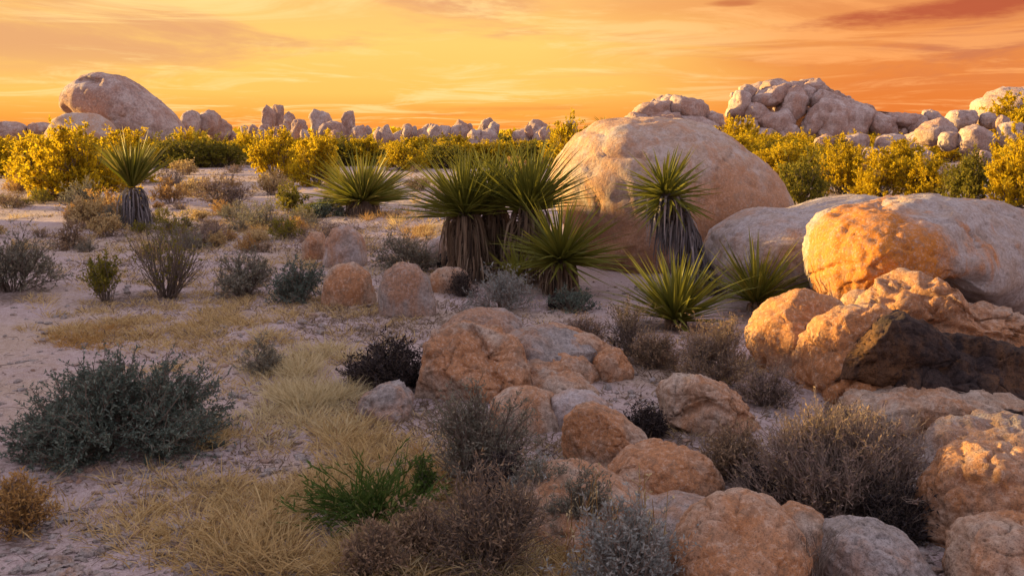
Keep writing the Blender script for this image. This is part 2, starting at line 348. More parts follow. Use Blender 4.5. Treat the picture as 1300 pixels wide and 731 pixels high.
def rock(name, label, pts, base, depth, mat, group=None, cat='boulder', parent=None, Y=None, bury=0.0, widen=1.0, **kw):
    """an outline seen from the viewpoint, stood at its own distance with its own thickness"""
    pts = np.asarray(pts, float)
    if Y is None:
        w = pts[:, 0].max() - pts[:, 0].min(); g = G(pts[:, 0].mean(), base); Y = g[1] + depth * .75
    if widen != 1: pts = pts.copy(); pts[:, 0] = pts[:, 0].mean() + (pts[:, 0] - pts[:, 0].mean()) * widen
    if bury: cy = pts[:, 1].mean(); pts = pts.copy(); pts[:, 1] = np.where(pts[:, 1] > cy, cy + (pts[:, 1] - cy) * (1 + bury), pts[:, 1])   # the widest part lies at the sand
    poly = px_poly(pts, Y)
    for k in ('grooves',):
        if k in kw: kw[k] = [(P(*g[0], Y)[[0, 2]], P(*g[1], Y)[[0, 2]], g[2], g[3]) for g in kw[k]]
    for k in ('rust', 'varnish'):
        if k in kw: kw[k] = [(*P(a, b, Y)[[0, 2]], np.array([rx, rz if rz else rx]) * Y / F) for a, b, rx, rz in kw[k]]
    me, loc = rock_mesh(name, poly, Y, depth, M[mat], **kw)
    zmin = min(v.co.z for v in me.vertices)
    if parent is not None:
        o = link(name, me, parent); o.location = Vector(loc) - parent.location
    else:
        me.transform(Matrix.Translation((0, 0, -zmin))); o = link(name, me, None, (loc[0], loc[1], loc[2] + zmin)); tag(o, label, cat, group)
    return o

# ------------------------------------------------------------------ growth helpers
def tubes(C, r0, r1, sides=3):
    """C (N,K,3) curves, r0/r1 radii at start and end"""
    C = np.asarray(C, float); N, K, _ = C.shape
    T = norm(np.gradient(C, axis=1)); ref = np.where(np.abs(T[..., 2:3]) > .9, np.array([1., 0, 0]), np.array([0, 0, 1.]))
    U = norm(np.cross(T, ref)); W = np.cross(T, U)
    t = np.linspace(0, 1, K)[None, :, None]; r0 = np.broadcast_to(np.asarray(r0, float).reshape(-1, 1, 1), (N, 1, 1)); r1 = np.broadcast_to(np.asarray(r1, float).reshape(-1, 1, 1), (N, 1, 1))
    rr = r0 + (r1 - r0) * t
    a = np.arange(sides) * 2 * math.pi / sides
    V = C[:, :, None, :] + rr[..., None] * (U[:, :, None, :] * np.cos(a)[None, None, :, None] + W[:, :, None, :] * np.sin(a)[None, None, :, None])
    idx = np.arange(N * K * sides).reshape(N, K, sides); nx = np.roll(idx, -1, 2)
    Fq = np.stack([idx[:, :-1], nx[:, :-1], nx[:, 1:], idx[:, 1:]], -1).reshape(-1, 4)
    return V.reshape(-1, 3), Fq
def ribbons(C, W, r_, tip=.12):
    C = np.asarray(C, float); N, K, _ = C.shape
    T = norm(np.gradient(C, axis=1)); sd = norm(np.cross(T, r_.normal(size=(N, 1, 3))))
    t = np.linspace(0, 1, K)[None, :, None]; w = np.asarray(W, float).reshape(-1, 1, 1) * (.75 + .25 * np.sin(t * 3.1)) * (1 - (1 - tip) * t ** 2) * .5
    V = np.stack([C - sd * w, C + sd * w], 2); idx = np.arange(N * K * 2).reshape(N, K, 2)
    Fq = np.stack([idx[:, :-1, 0], idx[:, :-1, 1], idx[:, 1:, 1], idx[:, 1:, 0]], -1).reshape(-1, 4)
    return V.reshape(-1, 3), Fq
def join(parts):
    V, Fs, o = [], [], 0
    for v, f in parts: V.append(v); Fs.append(f + o); o += len(v)
    return np.concatenate(V), np.concatenate(Fs)
def bez(a, b, c, K): t = np.linspace(0, 1, K)[None, :, None]; return (1 - t) ** 2 * a[:, None] + 2 * t * (1 - t) * b[:, None] + t * t * c[:, None]
def spawn(C, n, r_, tmin, tmax, lmin, lmax, dev, up=.3, K=4):
    N, Kp, _ = C.shape; i = r_.integers(0, N, n); f = r_.uniform(tmin, tmax, n) * (Kp - 1); j = np.minimum(f.astype(int), Kp - 2); f = (f - j)[:, None]
    p = C[i, j] * (1 - f) + C[i, j + 1] * f; T = norm(C[i, j + 1] - C[i, j])
    d = norm(T + dev * r_.normal(size=(n, 3)) + np.array([0, 0, up])); L = r_.uniform(lmin, lmax, n)[:, None]
    e = p + d * L + r_.normal(size=(n, 3)) * L * .10; e[:, 2] = np.maximum(e[:, 2], .01); m = p + d * L * .5 + r_.normal(size=(n, 3)) * L * .10
    return bez(p, m, e, K)
def leaf_quads(C, n, r_, l, w, tmin=.2, droop=0.0, along=.8):
    N, K, _ = C.shape; i = r_.integers(0, N, n); f = r_.uniform(tmin, 1, n) * (K - 1); j = np.minimum(f.astype(int), K - 2); f = (f - j)[:, None]
    p = C[i, j] * (1 - f) + C[i, j + 1] * f; T = norm(C[i, j + 1] - C[i, j])
    d = norm(T * along + r_.normal(size=(n, 3)) * .8 + np.array([0, 0, -droop])); s = norm(np.cross(d, r_.normal(size=(n, 3))))
    L = l * r_.uniform(.6, 1.35, n)[:, None]; W = w * r_.uniform(.6, 1.35, n)[:, None]
    V = np.stack([p, p + d * L * .45 + s * W * .5, p + d * L, p + d * L * .45 - s * W * .5], 1)
    return V.reshape(-1, 3), np.arange(n * 4).reshape(n, 4)
def dome_stems(r_, n, w, h, dpt=None, base=.12, flat=.15, K=6, shell=(.7, 1.0), lift=.65):
    """stems fanning from a root crown to a domed envelope w wide, h high"""
    dpt = dpt or w; a = r_.uniform(0, 2 * math.pi, n); s = r_.uniform(flat, 1, n); c = np.sqrt(np.maximum(1 - s * s, 0)); k = r_.uniform(*shell, n)
    tip = np.stack([np.cos(a) * c * w / 2, np.sin(a) * c * dpt / 2, s * h], 1) * k[:, None]
    b = np.stack([np.cos(a) * w * base * r_.random(n), np.sin(a) * dpt * base * r_.random(n), np.full(n, -.02)], 1)
    m = b + (tip - b) * np.array([.30, .30, lift]) + r_.normal(size=(n, 3)) * .05 * h
    C = bez(b, m, tip, K); C[:, 1:-1] += r_.normal(size=(n, K - 2, 3)) * .018 * h; return C

def shrub(name, label, cat, x0, x1, ytop, base, leafm, barkm='bark', group=None, seed=0, n0=26, n1=140, n2=500, leaves=3000, ll=.02, lw=.008, dev=.55, up=.25, depth=1.0,
          flat=.12, shell=(.7, 1.0), thick=1.0, twigm=None, proto=None, lift=.65, base_r=.12, l1=(.14, .34), l2=(.06, .16), tm=.2):
    r_ = np.random.default_rng(seed * 13 + 5); g = G((x0 + x1) / 2, base)
    w = (x1 - x0) / F * g[1]; top = P((x0 + x1) / 2, ytop, g[1]); h = max(.08, top[2] - g[2]); 
    C0 = dome_stems(r_, n0, w * .86, h * .9, w * .86 * depth, flat=flat, shell=shell, lift=lift, base=base_r)
    sz = (w + h) / 2
    C1 = spawn(C0, n1, r_, .25, .98, sz * l1[0], sz * l1[1], dev, up); C2 = spawn(C1, n2, r_, .2, 1, sz * l2[0], sz * l2[1], dev * 1.15, up)
    root = empty(name, (g[0], g[1] + w * .25 * depth, gz1(g[0], g[1] + w * .25 * depth)), 0); tag(root, label, cat, group)
    tk = thick * sz
    V, Fq = tubes(C0, .010 * tk, .004 * tk); o = link('stems', mesh_from('stems', V, Fq, M[barkm]), root)
    V, Fq = join([tubes(C1, .0045 * tk, .002 * tk), tubes(C2, .0026 * tk, .0012 * tk)]); o = link('twigs', mesh_from('twigs', V, Fq, M[twigm or barkm]), root); o['kind'] = 'stuff'
    if leaves:
        V, Fq = leaf_quads(np.concatenate([C2, C1]), leaves, r_, ll, lw, tm); o = link('foliage', mesh_from('foliage', V, Fq, M[leafm], False), root); o['kind'] = 'stuff'
    return root

def copy_tree(o, parent=None):
    c = o.copy(); COL.objects.link(c)
    if parent is not None: c.parent = parent
    for ch in list(o.children): copy_tree(ch, c)
    return c

def tuft_curves(r_, n, r, h, spread=.5, droop=.35, K=4):
    a = r_.uniform(0, 2 * math.pi, n); k = np.sqrt(r_.random(n)); b = np.stack([np.cos(a) * k * r, np.sin(a) * k * r, np.full(n, -.01)], 1)
    L = h * r_.uniform(.55, 1.15, n); a2 = a + r_.normal(size=n) * .8; s = spread * r_.random(n) ** .7
    d = norm(np.stack([np.cos(a2) * s, np.sin(a2) * s, np.ones(n)], 1)); t = np.linspace(0, 1, K)[None, :, None]
    C = b[:, None] + d[:, None] * L[:, None, None] * t; dr = (droop * L * r_.uniform(.2, 1.6, n))[:, None, None] * t ** 2
    C = C + np.concatenate([np.cos(a2)[:, None, None] * dr * .9, np.sin(a2)[:, None, None] * dr * .9, -dr * .6], -1); return C

# ================================================================== THE SETTING
def build_ground():
    a = np.sinh(np.linspace(0, 1, 330) * 7.2) / math.sinh(7.2); ys = np.concatenate([-np.flip(a[1:200:4]) * 2500, a * 3000])
    ys = np.concatenate([[-2500, -600, -150, -40, -15, -6, -2, 0, 1.2, 2.0], 2.4 + np.cumsum(np.concatenate([np.full(210, .035), .035 * 1.028 ** np.arange(1, 250)]))])
    ys = ys[ys < 5000]
    xf = np.cumsum(np.concatenate([np.full(130, .035), .035 * 1.035 ** np.arange(1, 230)])); xf = xf[xf < 5000]; xs = np.concatenate([-xf[::-1], [0], xf])
    X, Yg = np.meshgrid(xs, ys); x, y = X.ravel(), Yg.ravel(); z = gz(x, y)
    near = (np.hypot(x, y) < 30); q = np.stack([x, y, 0 * x], 1)[near]
    z[near] += .012 * fbm(q * 6, 3, .6) + .006 * np.abs(perlin(q * 17))
    lit = np.zeros(len(x))
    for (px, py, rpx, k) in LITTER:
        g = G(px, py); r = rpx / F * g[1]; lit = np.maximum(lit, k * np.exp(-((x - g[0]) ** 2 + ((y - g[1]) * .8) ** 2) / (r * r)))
    nx, ny = len(xs), len(ys); i = np.arange(nx * ny).reshape(ny, nx)
    Fq = np.stack([i[:-1, :-1], i[:-1, 1:], i[1:, 1:], i[1:, :-1]], -1).reshape(-1, 4)
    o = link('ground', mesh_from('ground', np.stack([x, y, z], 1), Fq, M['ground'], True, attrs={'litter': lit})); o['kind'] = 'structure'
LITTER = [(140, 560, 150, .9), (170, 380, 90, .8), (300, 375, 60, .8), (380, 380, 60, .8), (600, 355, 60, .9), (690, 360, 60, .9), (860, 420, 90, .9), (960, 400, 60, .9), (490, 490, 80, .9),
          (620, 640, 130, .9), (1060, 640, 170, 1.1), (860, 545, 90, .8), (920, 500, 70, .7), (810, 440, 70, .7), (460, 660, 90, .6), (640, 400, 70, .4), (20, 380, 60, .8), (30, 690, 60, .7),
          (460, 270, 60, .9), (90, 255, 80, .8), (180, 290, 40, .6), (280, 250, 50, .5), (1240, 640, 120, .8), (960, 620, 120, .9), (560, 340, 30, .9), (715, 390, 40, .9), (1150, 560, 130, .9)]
build_ground()

# a low rocky rise out of frame to the left: the evening shade over the near ground is its shadow
def build_hill():
    n = 150; m = 40; ys = np.linspace(-8, 20.2, n)
    crest = np.interp(ys, [-8, -5, 4, 10, 13.2, 14.4, 16.2, 17.4, 18.9, 20.2], [0, 2.4, 2.5, 2.4, 2.28, 2.4, 2.85, 2.7, 1.7, -.1])
    us = np.linspace(-1, 1, m); U, Yg = np.meshgrid(us, ys); cr = np.repeat(crest[:, None], m, 1)
    z = cr * np.maximum(1 - np.abs(U) ** 2.2, 0); x = -15.0 + U * 2.6
    q = np.stack([x.ravel(), Yg.ravel(), z.ravel()], 1); d = .16 * perlin(q * .9) + .09 * perlin(q * 2.2 + 5) + .05 * np.abs(fbm(q * 4, 3))
    zz = z.ravel() + d * sstep(0, .5, z.ravel()) - .12
    i = np.arange(n * m).reshape(n, m); Fq = np.stack([i[:-1, :-1], i[:-1, 1:], i[1:, 1:], i[1:, :-1]], -1).reshape(-1, 4)
    o = link('hill', mesh_from('hill', np.stack([x.ravel(), Yg.ravel(), zz], 1), Fq, M['tan'])); o['kind'] = 'structure'
build_hill()

# ================================================================== ROCKS
# --- the big boulders of the right half
rock('boulder', 'huge smooth domed boulder, its left flank lit yellow, behind the yuccas',
     [(728, 350), (735, 320), (722, 290), (704, 250), (700, 215), (712, 196), (732, 172), (762, 156), (800, 151), (850, 151), (893, 160), (925, 178), (957, 200), (985, 228), (998, 255), (1000, 285), (975, 330), (930, 365), (850, 380), (770, 375)],
     345, 1.35, 'dome', seed=1, sub=6, rough=.35, cuts=1, box=.9, rust=[(900, 290, 60, 80), (760, 320, 70, 60), (960, 260, 25, 40)])
rock('boulder', 'long low whale-backed pale rock between the dome and the orange ended boulder',
     [(890, 330), (905, 296), (925, 282), (950, 271), (975, 266), (995, 269), (1015, 267), (1045, 257), (1085, 250), (1115, 252), (1160, 275), (1180, 330), (1150, 380), (1020, 400), (920, 390)],
     385, .95, 'pale', seed=2, sub=6, rough=.3, cuts=1, box=.9)
rock('boulder', 'long grey boulder with a pitted orange end, resting on the rocks at right',
     [(1016, 330), (1017, 308), (1024, 288), (1040, 273), (1065, 265), (1095, 261), (1150, 257), (1200, 255), (1250, 259), (1300, 267), (1380, 290), (1440, 350), (1400, 420), (1310, 425), (1240, 395), (1190, 372), (1150, 352), (1110, 366), (1078, 373), (1045, 374), (1024, 366)],
     430, 1.0, 'gold', Y=8.4, yaw=.50, seed=3, sub=6, rough=.5, cuts=2, box=.8, cen=(3.3, .6), blur=6, pit=.035,
     rust=[(1068, 315, 70, 68)], grooves=[((1125, 345), (1185, 340), .05, .14)])
rock('rock', 'rounded pinkish orange rock beside the yucca, left of the black faced rock',
     [(953, 425), (962, 405), (985, 385), (1008, 374), (1030, 372), (1052, 378), (1075, 396), (1065, 440), (1040, 480), (1010, 500), (985, 490), (972, 462)],
     480, .40, 'rust', seed=4, bury=.6, sub=5, ang=3, rough=1.0, rust=[(1000, 395, 60, 40)])
rock('rock', 'big tilted rock with an orange left face and a dark split right side',
     [(1005, 505), (1010, 478), (1022, 445), (1045, 410), (1072, 396), (1105, 392), (1135, 400), (1165, 430), (1190, 465), (1205, 500), (1200, 545), (1150, 560), (1050, 550), (1010, 530)],
     525, .55, 'rust', seed=5, bury=.6, sub=6, rough=.8, cuts=3, box=.75, rust=[(1045, 450, 45, 70), (1110, 405, 50, 20)],
     ang=3, pit=.015)
rock('rock', 'triangular slab coloured dark as shade, leaning on the right flank of the orange faced rock',
     [(1058, 490), (1072, 462), (1100, 430), (1124, 404), (1150, 400), (1190, 422), (1215, 446), (1160, 474), (1100, 498)], 500, .22, 'dark', Y=5.72, seed=51, sub=5, rough=1.2, cuts=1, ang=5, box=.7, group='dark slabs of the split rock')
rock('rock', 'long ledge coloured dark as shade, running down to the right under the triangular slab',
     [(1070, 512), (1090, 492), (1150, 468), (1200, 450), (1250, 458), (1300, 480), (1340, 505), (1290, 520), (1180, 518), (1100, 524)], 524, .26, 'dark', Y=5.66, seed=52, sub=6, rough=1.3, cuts=1, ang=6, box=.7, group='dark slabs of the split rock')
rock('rock', 'reddish block coloured dark as shade at the right edge above the long ledge',
     [(1180, 455), (1200, 430), (1250, 432), (1300, 446), (1350, 480), (1340, 520), (1240, 505), (1195, 485)], 520, .24, 'dark', Y=5.80, seed=53, sub=5, rough=1.3, cuts=1, ang=5, box=.7, group='dark slabs of the split rock')
rock('rock', 'craggy rust brown rock wedged under the long boulder, above the black split one',
     [(1090, 400), (1105, 380), (1130, 360), (1155, 351), (1185, 358), (1210, 378), (1235, 392), (1290, 402), (1360, 430), (1390, 480), (1320, 540), (1220, 520), (1150, 470), (1110, 430)],
     500, .45, 'tan', Y=7.05, seed=6, sub=6, rough=1.3, cuts=4, rust=[(1150, 372, 60, 30), (1230, 440, 100, 40)], grooves=[((1150, 400), (1260, 420), .03, .06)], ang=4, pit=.010)
rock('rock', 'small yellow lit stone tucked under the orange boulder end',
     ell(1094, 386, 50, 34, 0), 405, .13, 'rust', Y=7.3, seed=7, sub=4)
rock('rock_slab', 'brown lower slab under the dark slabs, above the dry bush',
     [(1050, 530), (1085, 508), (1150, 500), (1210, 502), (1270, 506), (1330, 520), (1330, 570), (1180, 570), (1070, 555)], 548, .30, 'tan', Y=5.42, seed=8, sub=5, ang=4, rough=1.2, varnish=[(1250, 520, 40, 10)], cat='rock')  # dark patch on the ledge is painted shadow
rock('boulder', 'rough orange brown boulder cut by the right edge of the picture',
     [(1177, 650), (1184, 622), (1200, 606), (1216, 582), (1240, 571), (1275, 572), (1320, 582), (1370, 620), (1380, 690), (1320, 745), (1230, 740), (1190, 700)], 715, .26, 'rust', seed=9, bury=.6, sub=6, ang=3, rough=1.0, cuts=4, box=.8)
rock('boulder', 'nearest rounded orange boulder in the bottom right corner',
     [(1208, 725), (1215, 695), (1235, 674), (1270, 662), (1310, 662), (1360, 680), (1390, 740), (1340, 800), (1240, 800)], 775, .22, 'rust', seed=10, bury=.6, sub=6, rough=.8, cuts=3, box=.85)
rock('rock', 'low brown rock behind the rough boulder at the right edge',
     [(1170, 590), (1195, 550), (1225, 538), (1270, 534), (1320, 542), (1360, 580), (1340, 640), (1220, 640)], 605, .3, 'grey', seed=11, bury=.6, sub=5, rough=1.1, rust=[(1240, 570, 60, 40)])
# --- the wash and its chain of rounded stones
rock('rock', 'two toned tan rock lying by itself in the gravel wash',
     [(836, 500), (842, 487), (862, 479), (890, 478), (915, 488), (935, 505), (960, 528), (973, 545), (962, 556), (920, 560), (870, 556), (848, 535)], 552, .24, 'tan', seed=12, bury=.6, sub=6, ang=3, rough=1.0, cuts=4,
     grooves=[((850, 525), (890, 500), .02, .04), ((890, 500), (950, 525), .02, .02)])
rock('rock', 'wedge shaped orange stone upstream in the chain of boulders',
     [(720, 560), (724, 535), (737, 517), (757, 514), (785, 528), (812, 550), (832, 575), (820, 600), (770, 615), (730, 600)], 600, .24, 'tan', seed=14, bury=.9, widen=1.10, sub=6, ang=3, rough=.6, cuts=4, rust=[(750, 540, 40, 30)])
rock('rock', 'rounded rust orange stone, the middle of the boulder chain',
     [(772, 625), (780, 595), (800, 574), (832, 565), (865, 568), (892, 580), (910, 602), (905, 625), (870, 645), (800, 655)], 642, .24, 'rust', seed=15, bury=.9, widen=1.10, sub=6, rough=.6, cuts=3)
rock('boulder', 'large rust coloured boulder at the bottom edge of the picture',
     [(850, 735), (862, 690), (885, 655), (920, 635), (955, 630), (985, 645), (1010, 680), (1025, 730), (1000, 780), (880, 790)], 770, .28, 'rust', seed=16, bury=.9, widen=1.10, sub=6, rough=.6, cuts=3)
rock('boulder', 'smooth grey boulder at the bottom edge beside the black twigs',
     [(1045, 740), (1050, 700), (1060, 672), (1085, 664), (1115, 668), (1145, 685), (1165, 710), (1175, 740), (1150, 790), (1070, 790)], 765, .25, 'grey', seed=17, bury=.9, widen=1.10, sub=6, rough=.6, cuts=2)
rock('boulder', 'brown boulder in shade between the rust boulder and the grey one',
     [(975, 740), (980, 680), (990, 652), (1015, 645), (1040, 655), (1062, 680), (1070, 740), (1020, 780)], 760, .22, 'tan', Y=3.55, seed=18, bury=.9, widen=1.10, sub=5, rough=.6)
rock('rock', 'squat pinkish stone at the foot of the cracked block, behind the grey green shrub',
     [(622, 535), (628, 508), (650, 494), (675, 492), (698, 502), (713, 522), (712, 545), (680, 560), (640, 556)], 548, .2, 'tan', seed=19, bury=.9, widen=1.10, sub=5, rough=.6)
rock('rock', 'pale lavender stone between the squat stone and the wedge stone',
     [(698, 530), (704, 505), (725, 496), (748, 498), (768, 512), (772, 540), (740, 560), (705, 555)], 545, .18, 'pale', seed=20, bury=.9, widen=1.10, sub=5, rough=.6)
rock('rock_slab', 'low grey bedrock hump in the shade below the rust stone chain',
     [(640, 660), (660, 622), (700, 600), (745, 602), (795, 622), (850, 650), (880, 695), (800, 730), (670, 710)], 690, .42, 'tan', seed=21, bury=.9, widen=1.10, sub=6, rough=.6, cat='rock')
rock('rock_slab', 'smooth grey bedrock running down beside the large rust boulder',
     [(780, 690), (820, 655), (870, 640), (905, 648), (930, 690), (900, 760), (800, 770)], 740, .36, 'grey', seed=22, bury=.9, widen=1.10, sub=5, rough=.6, cat='rock')
# --- the cracked slabs in the middle
rock('boulder', 'broad cracked block with an orange stained face in the middle of the picture',
     [(528, 525), (536, 478), (543, 440), (555, 422), (590, 415), (630, 419), (652, 432), (668, 460), (676, 495), (660, 530), (600, 550)], 512, .34, 'tan', seed=23, sub=6, rough=1.0, cuts=2, box=.72, bury=.4, ang=4,
     rust=[(580, 445, 45, 28), (630, 480, 40, 36)], grooves=[((600, 420), (650, 500), .03, .06)])
for k, (pts, b, dp, m, lb) in enumerate([
    ([(635, 438), (650, 422), (700, 418), (750, 436), (775, 460), (760, 480), (680, 480), (640, 465)], 482, .34, 'grey', 'greyish top layer behind the cracked block'),
    ([(640, 478), (655, 458), (700, 452), (745, 460), (770, 476), (755, 494), (690, 496), (650, 494)], 496, .26, 'tan', 'tan middle layer of rock right of the cracked block'),
    ([(632, 500), (650, 480), (700, 474), (740, 482), (758, 498), (740, 512), (680, 514), (645, 512)], 511, .22, 'tan', 'smooth tan front layer of rock right of the cracked block')]):
    rock('rock_slab', lb, pts, b, dp, m, cat='rock', group='rock layers of the cracked slab', seed=[27, 28, 29][k], sub=5, ang=3, cuts=1, box=.7, bury=.5)
for k, (pts, lb, sd, m) in enumerate([
    (ell(722, 434, 74, 36, 22), 'uppermost orange knob on the rim behind the rock layers', 24, 'rust'),
    (ell(752, 450, 64, 42, 32), 'middle orange knob on the rim behind the rock layers', 25, 'rust'),
    (ell(778, 466, 48, 42, 45), 'lowest orange knob on the rim behind the rock layers', 26, 'rust')]):
    rock('rock', lb, pts, [447, 466, 484][k], .16, m, group='knobs along the slab rim', seed=sd, sub=5, bury=.5)
rock('rock', 'flat rounded rock just behind the cracked block',
     [(555, 420), (575, 402), (605, 393), (640, 394), (660, 408), (668, 428), (620, 445), (565, 440)], 428, .32, 'grey', seed=30, bury=.6, sub=5, rough=.6, rust=[(600, 405, 40, 20)])
rock('rock', 'grey rock half buried in pale grass left of the cracked block',
     [(452, 520), (465, 503), (490, 490), (508, 488), (522, 505), (525, 530), (500, 545), (460, 540)], 534, .22, 'grey', seed=31, bury=.6, sub=5)
# --- the upright stones
rock('standing_stone', 'grey upright stone with a round head, like a tombstone',
     [(482, 400), (482, 365), (490, 343), (507, 333), (527, 336), (545, 355), (553, 385), (552, 410), (520, 420), (490, 418)], 402, .22, 'grey', cat='stone', seed=32, bury=.6, sub=5, rough=.5, box=.85, cuts=2, rust=[(510, 352, 25, 25)])
rock('standing_stone', 'brown rusty upright stone left of the grey tombstone shaped one',
     [(409, 385), (412, 355), (425, 338), (448, 333), (470, 345), (476, 375), (474, 398), (440, 405)], 388, .22, 'tan', cat='stone', seed=33, bury=.6, sub=5, rough=.6, cuts=2, rust=[(445, 355, 25, 20)])
rock('standing_stone', 'squarish pale upright stone standing behind the rusty one',
     [(412, 335), (414, 305), (424, 290), (442, 286), (458, 300), (466, 325), (462, 350), (430, 355)], 340, .28, 'pale', cat='stone', seed=34, bury=.6, sub=5, rough=.6, cuts=3, rust=[(422, 298, 15, 15)])
rock('standing_stone', 'small narrow orange stone left of the squarish pale one',
     [(384, 335), (386, 308), (395, 295), (408, 296), (415, 315), (412, 340), (395, 345)], 330, .18, 'rust', cat='stone', seed=35, bury=.6, sub=4)
rock('rock', 'pale stone behind the dark hole beside the yucca trunks', ell(560, 318, 40, 34, -30), 335, .16, 'pale', seed=36, bury=.6, sub=4)
rock('rock', 'black stone standing in for a dark hole at the foot of the trunked yuccas', ell(574, 332, 38, 28, -10), 345, .14, 'black', seed=37, sub=4, group='black stones standing in for holes near the yuccas')
rock('rock', 'pale stone below the black one at the foot of the yuccas', ell(572, 358, 52, 36, 10), 372, .14, 'tan', seed=38, bury=.6, sub=4)
rock('rock', 'small black stone for a dark hole on the sand below the lowest yucca clump', ell(714, 384, 36, 22, 0), 392, .12, 'black', seed=39, sub=4)
# --- the far rocks on the skyline
rock('balanced_boulder', 'great overhanging boulder, tortoise headed, alone on the left skyline',
     [(78, 135), (78, 123), (86, 113), (97, 106), (108, 96), (130, 93), (155, 97), (178, 110), (198, 127), (218, 146), (230, 162), (233, 185), (215, 205), (170, 205), (158, 190), (140, 172), (112, 158), (92, 149), (82, 143)],
     205, 2.4, 'far', Y=58, seed=40, sub=6, rough=.35, cuts=1, box=.95, cen=(-21.9, 2.3), blur=3, grooves=[((112, 104), (138, 106), .22, .5), ((95, 146), (150, 168), .4, 1.0)], rust=[(120, 135, 40, 20)])
rock('boulder', 'low boulder tucked below the overhang of the tortoise headed boulder', [(60, 172), (72, 152), (95, 143), (120, 145), (140, 156), (150, 175), (120, 195), (70, 195)], 200, 1.5, 'dome', Y=54, seed=41, sub=4, rough=.6)
for k, (e, lb) in enumerate([(ell(243, 158, 24, 34), 'left one of the boulders behind the tail of the tortoise headed boulder'), (ell(264, 156, 30, 30), 'middle boulder of the heap behind the tortoise headed boulder'), (ell(278, 165, 28, 26), 'right one of the boulders behind the tail of the tortoise headed boulder'),
                 (ell(10, 166, 44, 22), 'low pale boulder at the far left end of the skyline'), (ell(52, 163, 26, 14), 'small dark boulder left of the tortoise headed boulder')]):
    rock('boulder', lb, e, 190, 1.1, 'far', Y=66 + k, group='boulders beside the tortoise headed boulder', seed=42 + k, sub=4)
FARS = [((340, 152, 18, 40, 2), 'yellow lit upright stone at the left of the skyline group'), ((353, 148, 16, 36, 0), 'tallest narrow stone of the left skyline group'), ((366, 154, 16, 34, 5), 'dark sided upright stone right of the tallest narrow one'), ((380, 160, 22, 22, 0), 'low round stone right of the left skyline group'),
        ((409, 152, 27, 38, -8), 'big pale tooth shaped stone on the skyline'), ((424, 162, 24, 26, 0), 'low round stone at the foot of the tooth shaped stone'), ((442, 156, 18, 34, 6), 'pointed stone right of the tooth shaped one'), ((454, 165, 20, 24, 20), 'sloping stone right of the pointed one'),
        ((482, 168, 12, 24, 0), 'thin pale stone alone on the skyline'), ((503, 174, 20, 22, 15), 'leaning grey stone above the clumped yucca'),
        ((548, 166, 14, 22, 0), 'small dark knob left of the skyline pair'), ((564, 168, 18, 22, 0), 'low stone between the small knob and the pinnacle'), ((588, 166, 26, 34, -4), 'pinnacle shaped stone over the twin trunked yuccas'), ((603, 172, 20, 24, 0), 'low stone between the pinnacle and the stacked pair'),
        ((619, 156, 22, 18, 0), 'upper cap stone of the stacked pair on the skyline'), ((618, 172, 30, 22, 0), 'lower stone of the stacked pair on the skyline'),
        ((668, 172, 26, 28, -30), 'sunlit slanting stone at the left of the small pile'), ((680, 160, 30, 18, -30), 'top stone of the small pile over the yuccas'), ((686, 174, 26, 24, 0), 'lower right stone of the small pile over the yuccas'), ((724, 156, 18, 14, 0), 'tiny dark boulder above the yellow bush by the dome')]
for k, (e, lb) in enumerate(FARS):
    cx, cy, w, h, r_ = e; Yk = 78 - (cy - 150) * .35
    rock('standing_stone', lb, block(cx, cy + 8, w, h * .86 + 14, r_, 60 + k, .20), 190, w / F * Yk * .55, 'far', Y=Yk, cat='stone', group='far stones standing on the skyline', seed=60 + k, sub=4, rough=1.1, cuts=4)

# --- the boulder ridge on the right skyline and the rise in front of it: one outcrop each, its joint blocks as parts
def outcrop(name, label, Y0, body, blocks, seed, mat='far', dy=.55, step=26):
    g = P(*np.asarray(body).mean(0), Y0); root = empty(name, (g[0], Y0, 0)); tag(root, label, 'rock outcrop')
    rock('bedrock', None, body, 190, 3.2 * Y0 / 95, mat, parent=root, Y=Y0 + 1.8, seed=seed, sub=6, rough=1.2, cuts=2)
    r_ = np.random.default_rng(seed); cyb = max(b[1] for b in blocks)
    allb = [(*b, 0) for b in blocks]
    for (cx, cy, w, h, rt) in blocks:                                  # chips wedged between the big blocks
        for _ in range(step // 10):
            allb.append((cx + r_.normal() * w * .5, cy + abs(r_.normal()) * h * .4 + 2, w * r_.uniform(.2, .42), h * r_.uniform(.22, .42), r_.uniform(-40, 40), 1))
    for k, (cx, cy, w, h, rt, small) in enumerate(allb):
        Yk = Y0 - 1.5 * Y0 / 95 - (cy - 100) * .035 * Y0 / 95 * 2
        rock('boulder', None, block(cx, cy, w * 1.08, h * 1.08, rt, seed + k), 190, max(w, h) / F * Yk * .5, mat, parent=root, Y=Yk, seed=seed + k, sub=3 if small else 4, rough=1.2, cuts=4)
    return root
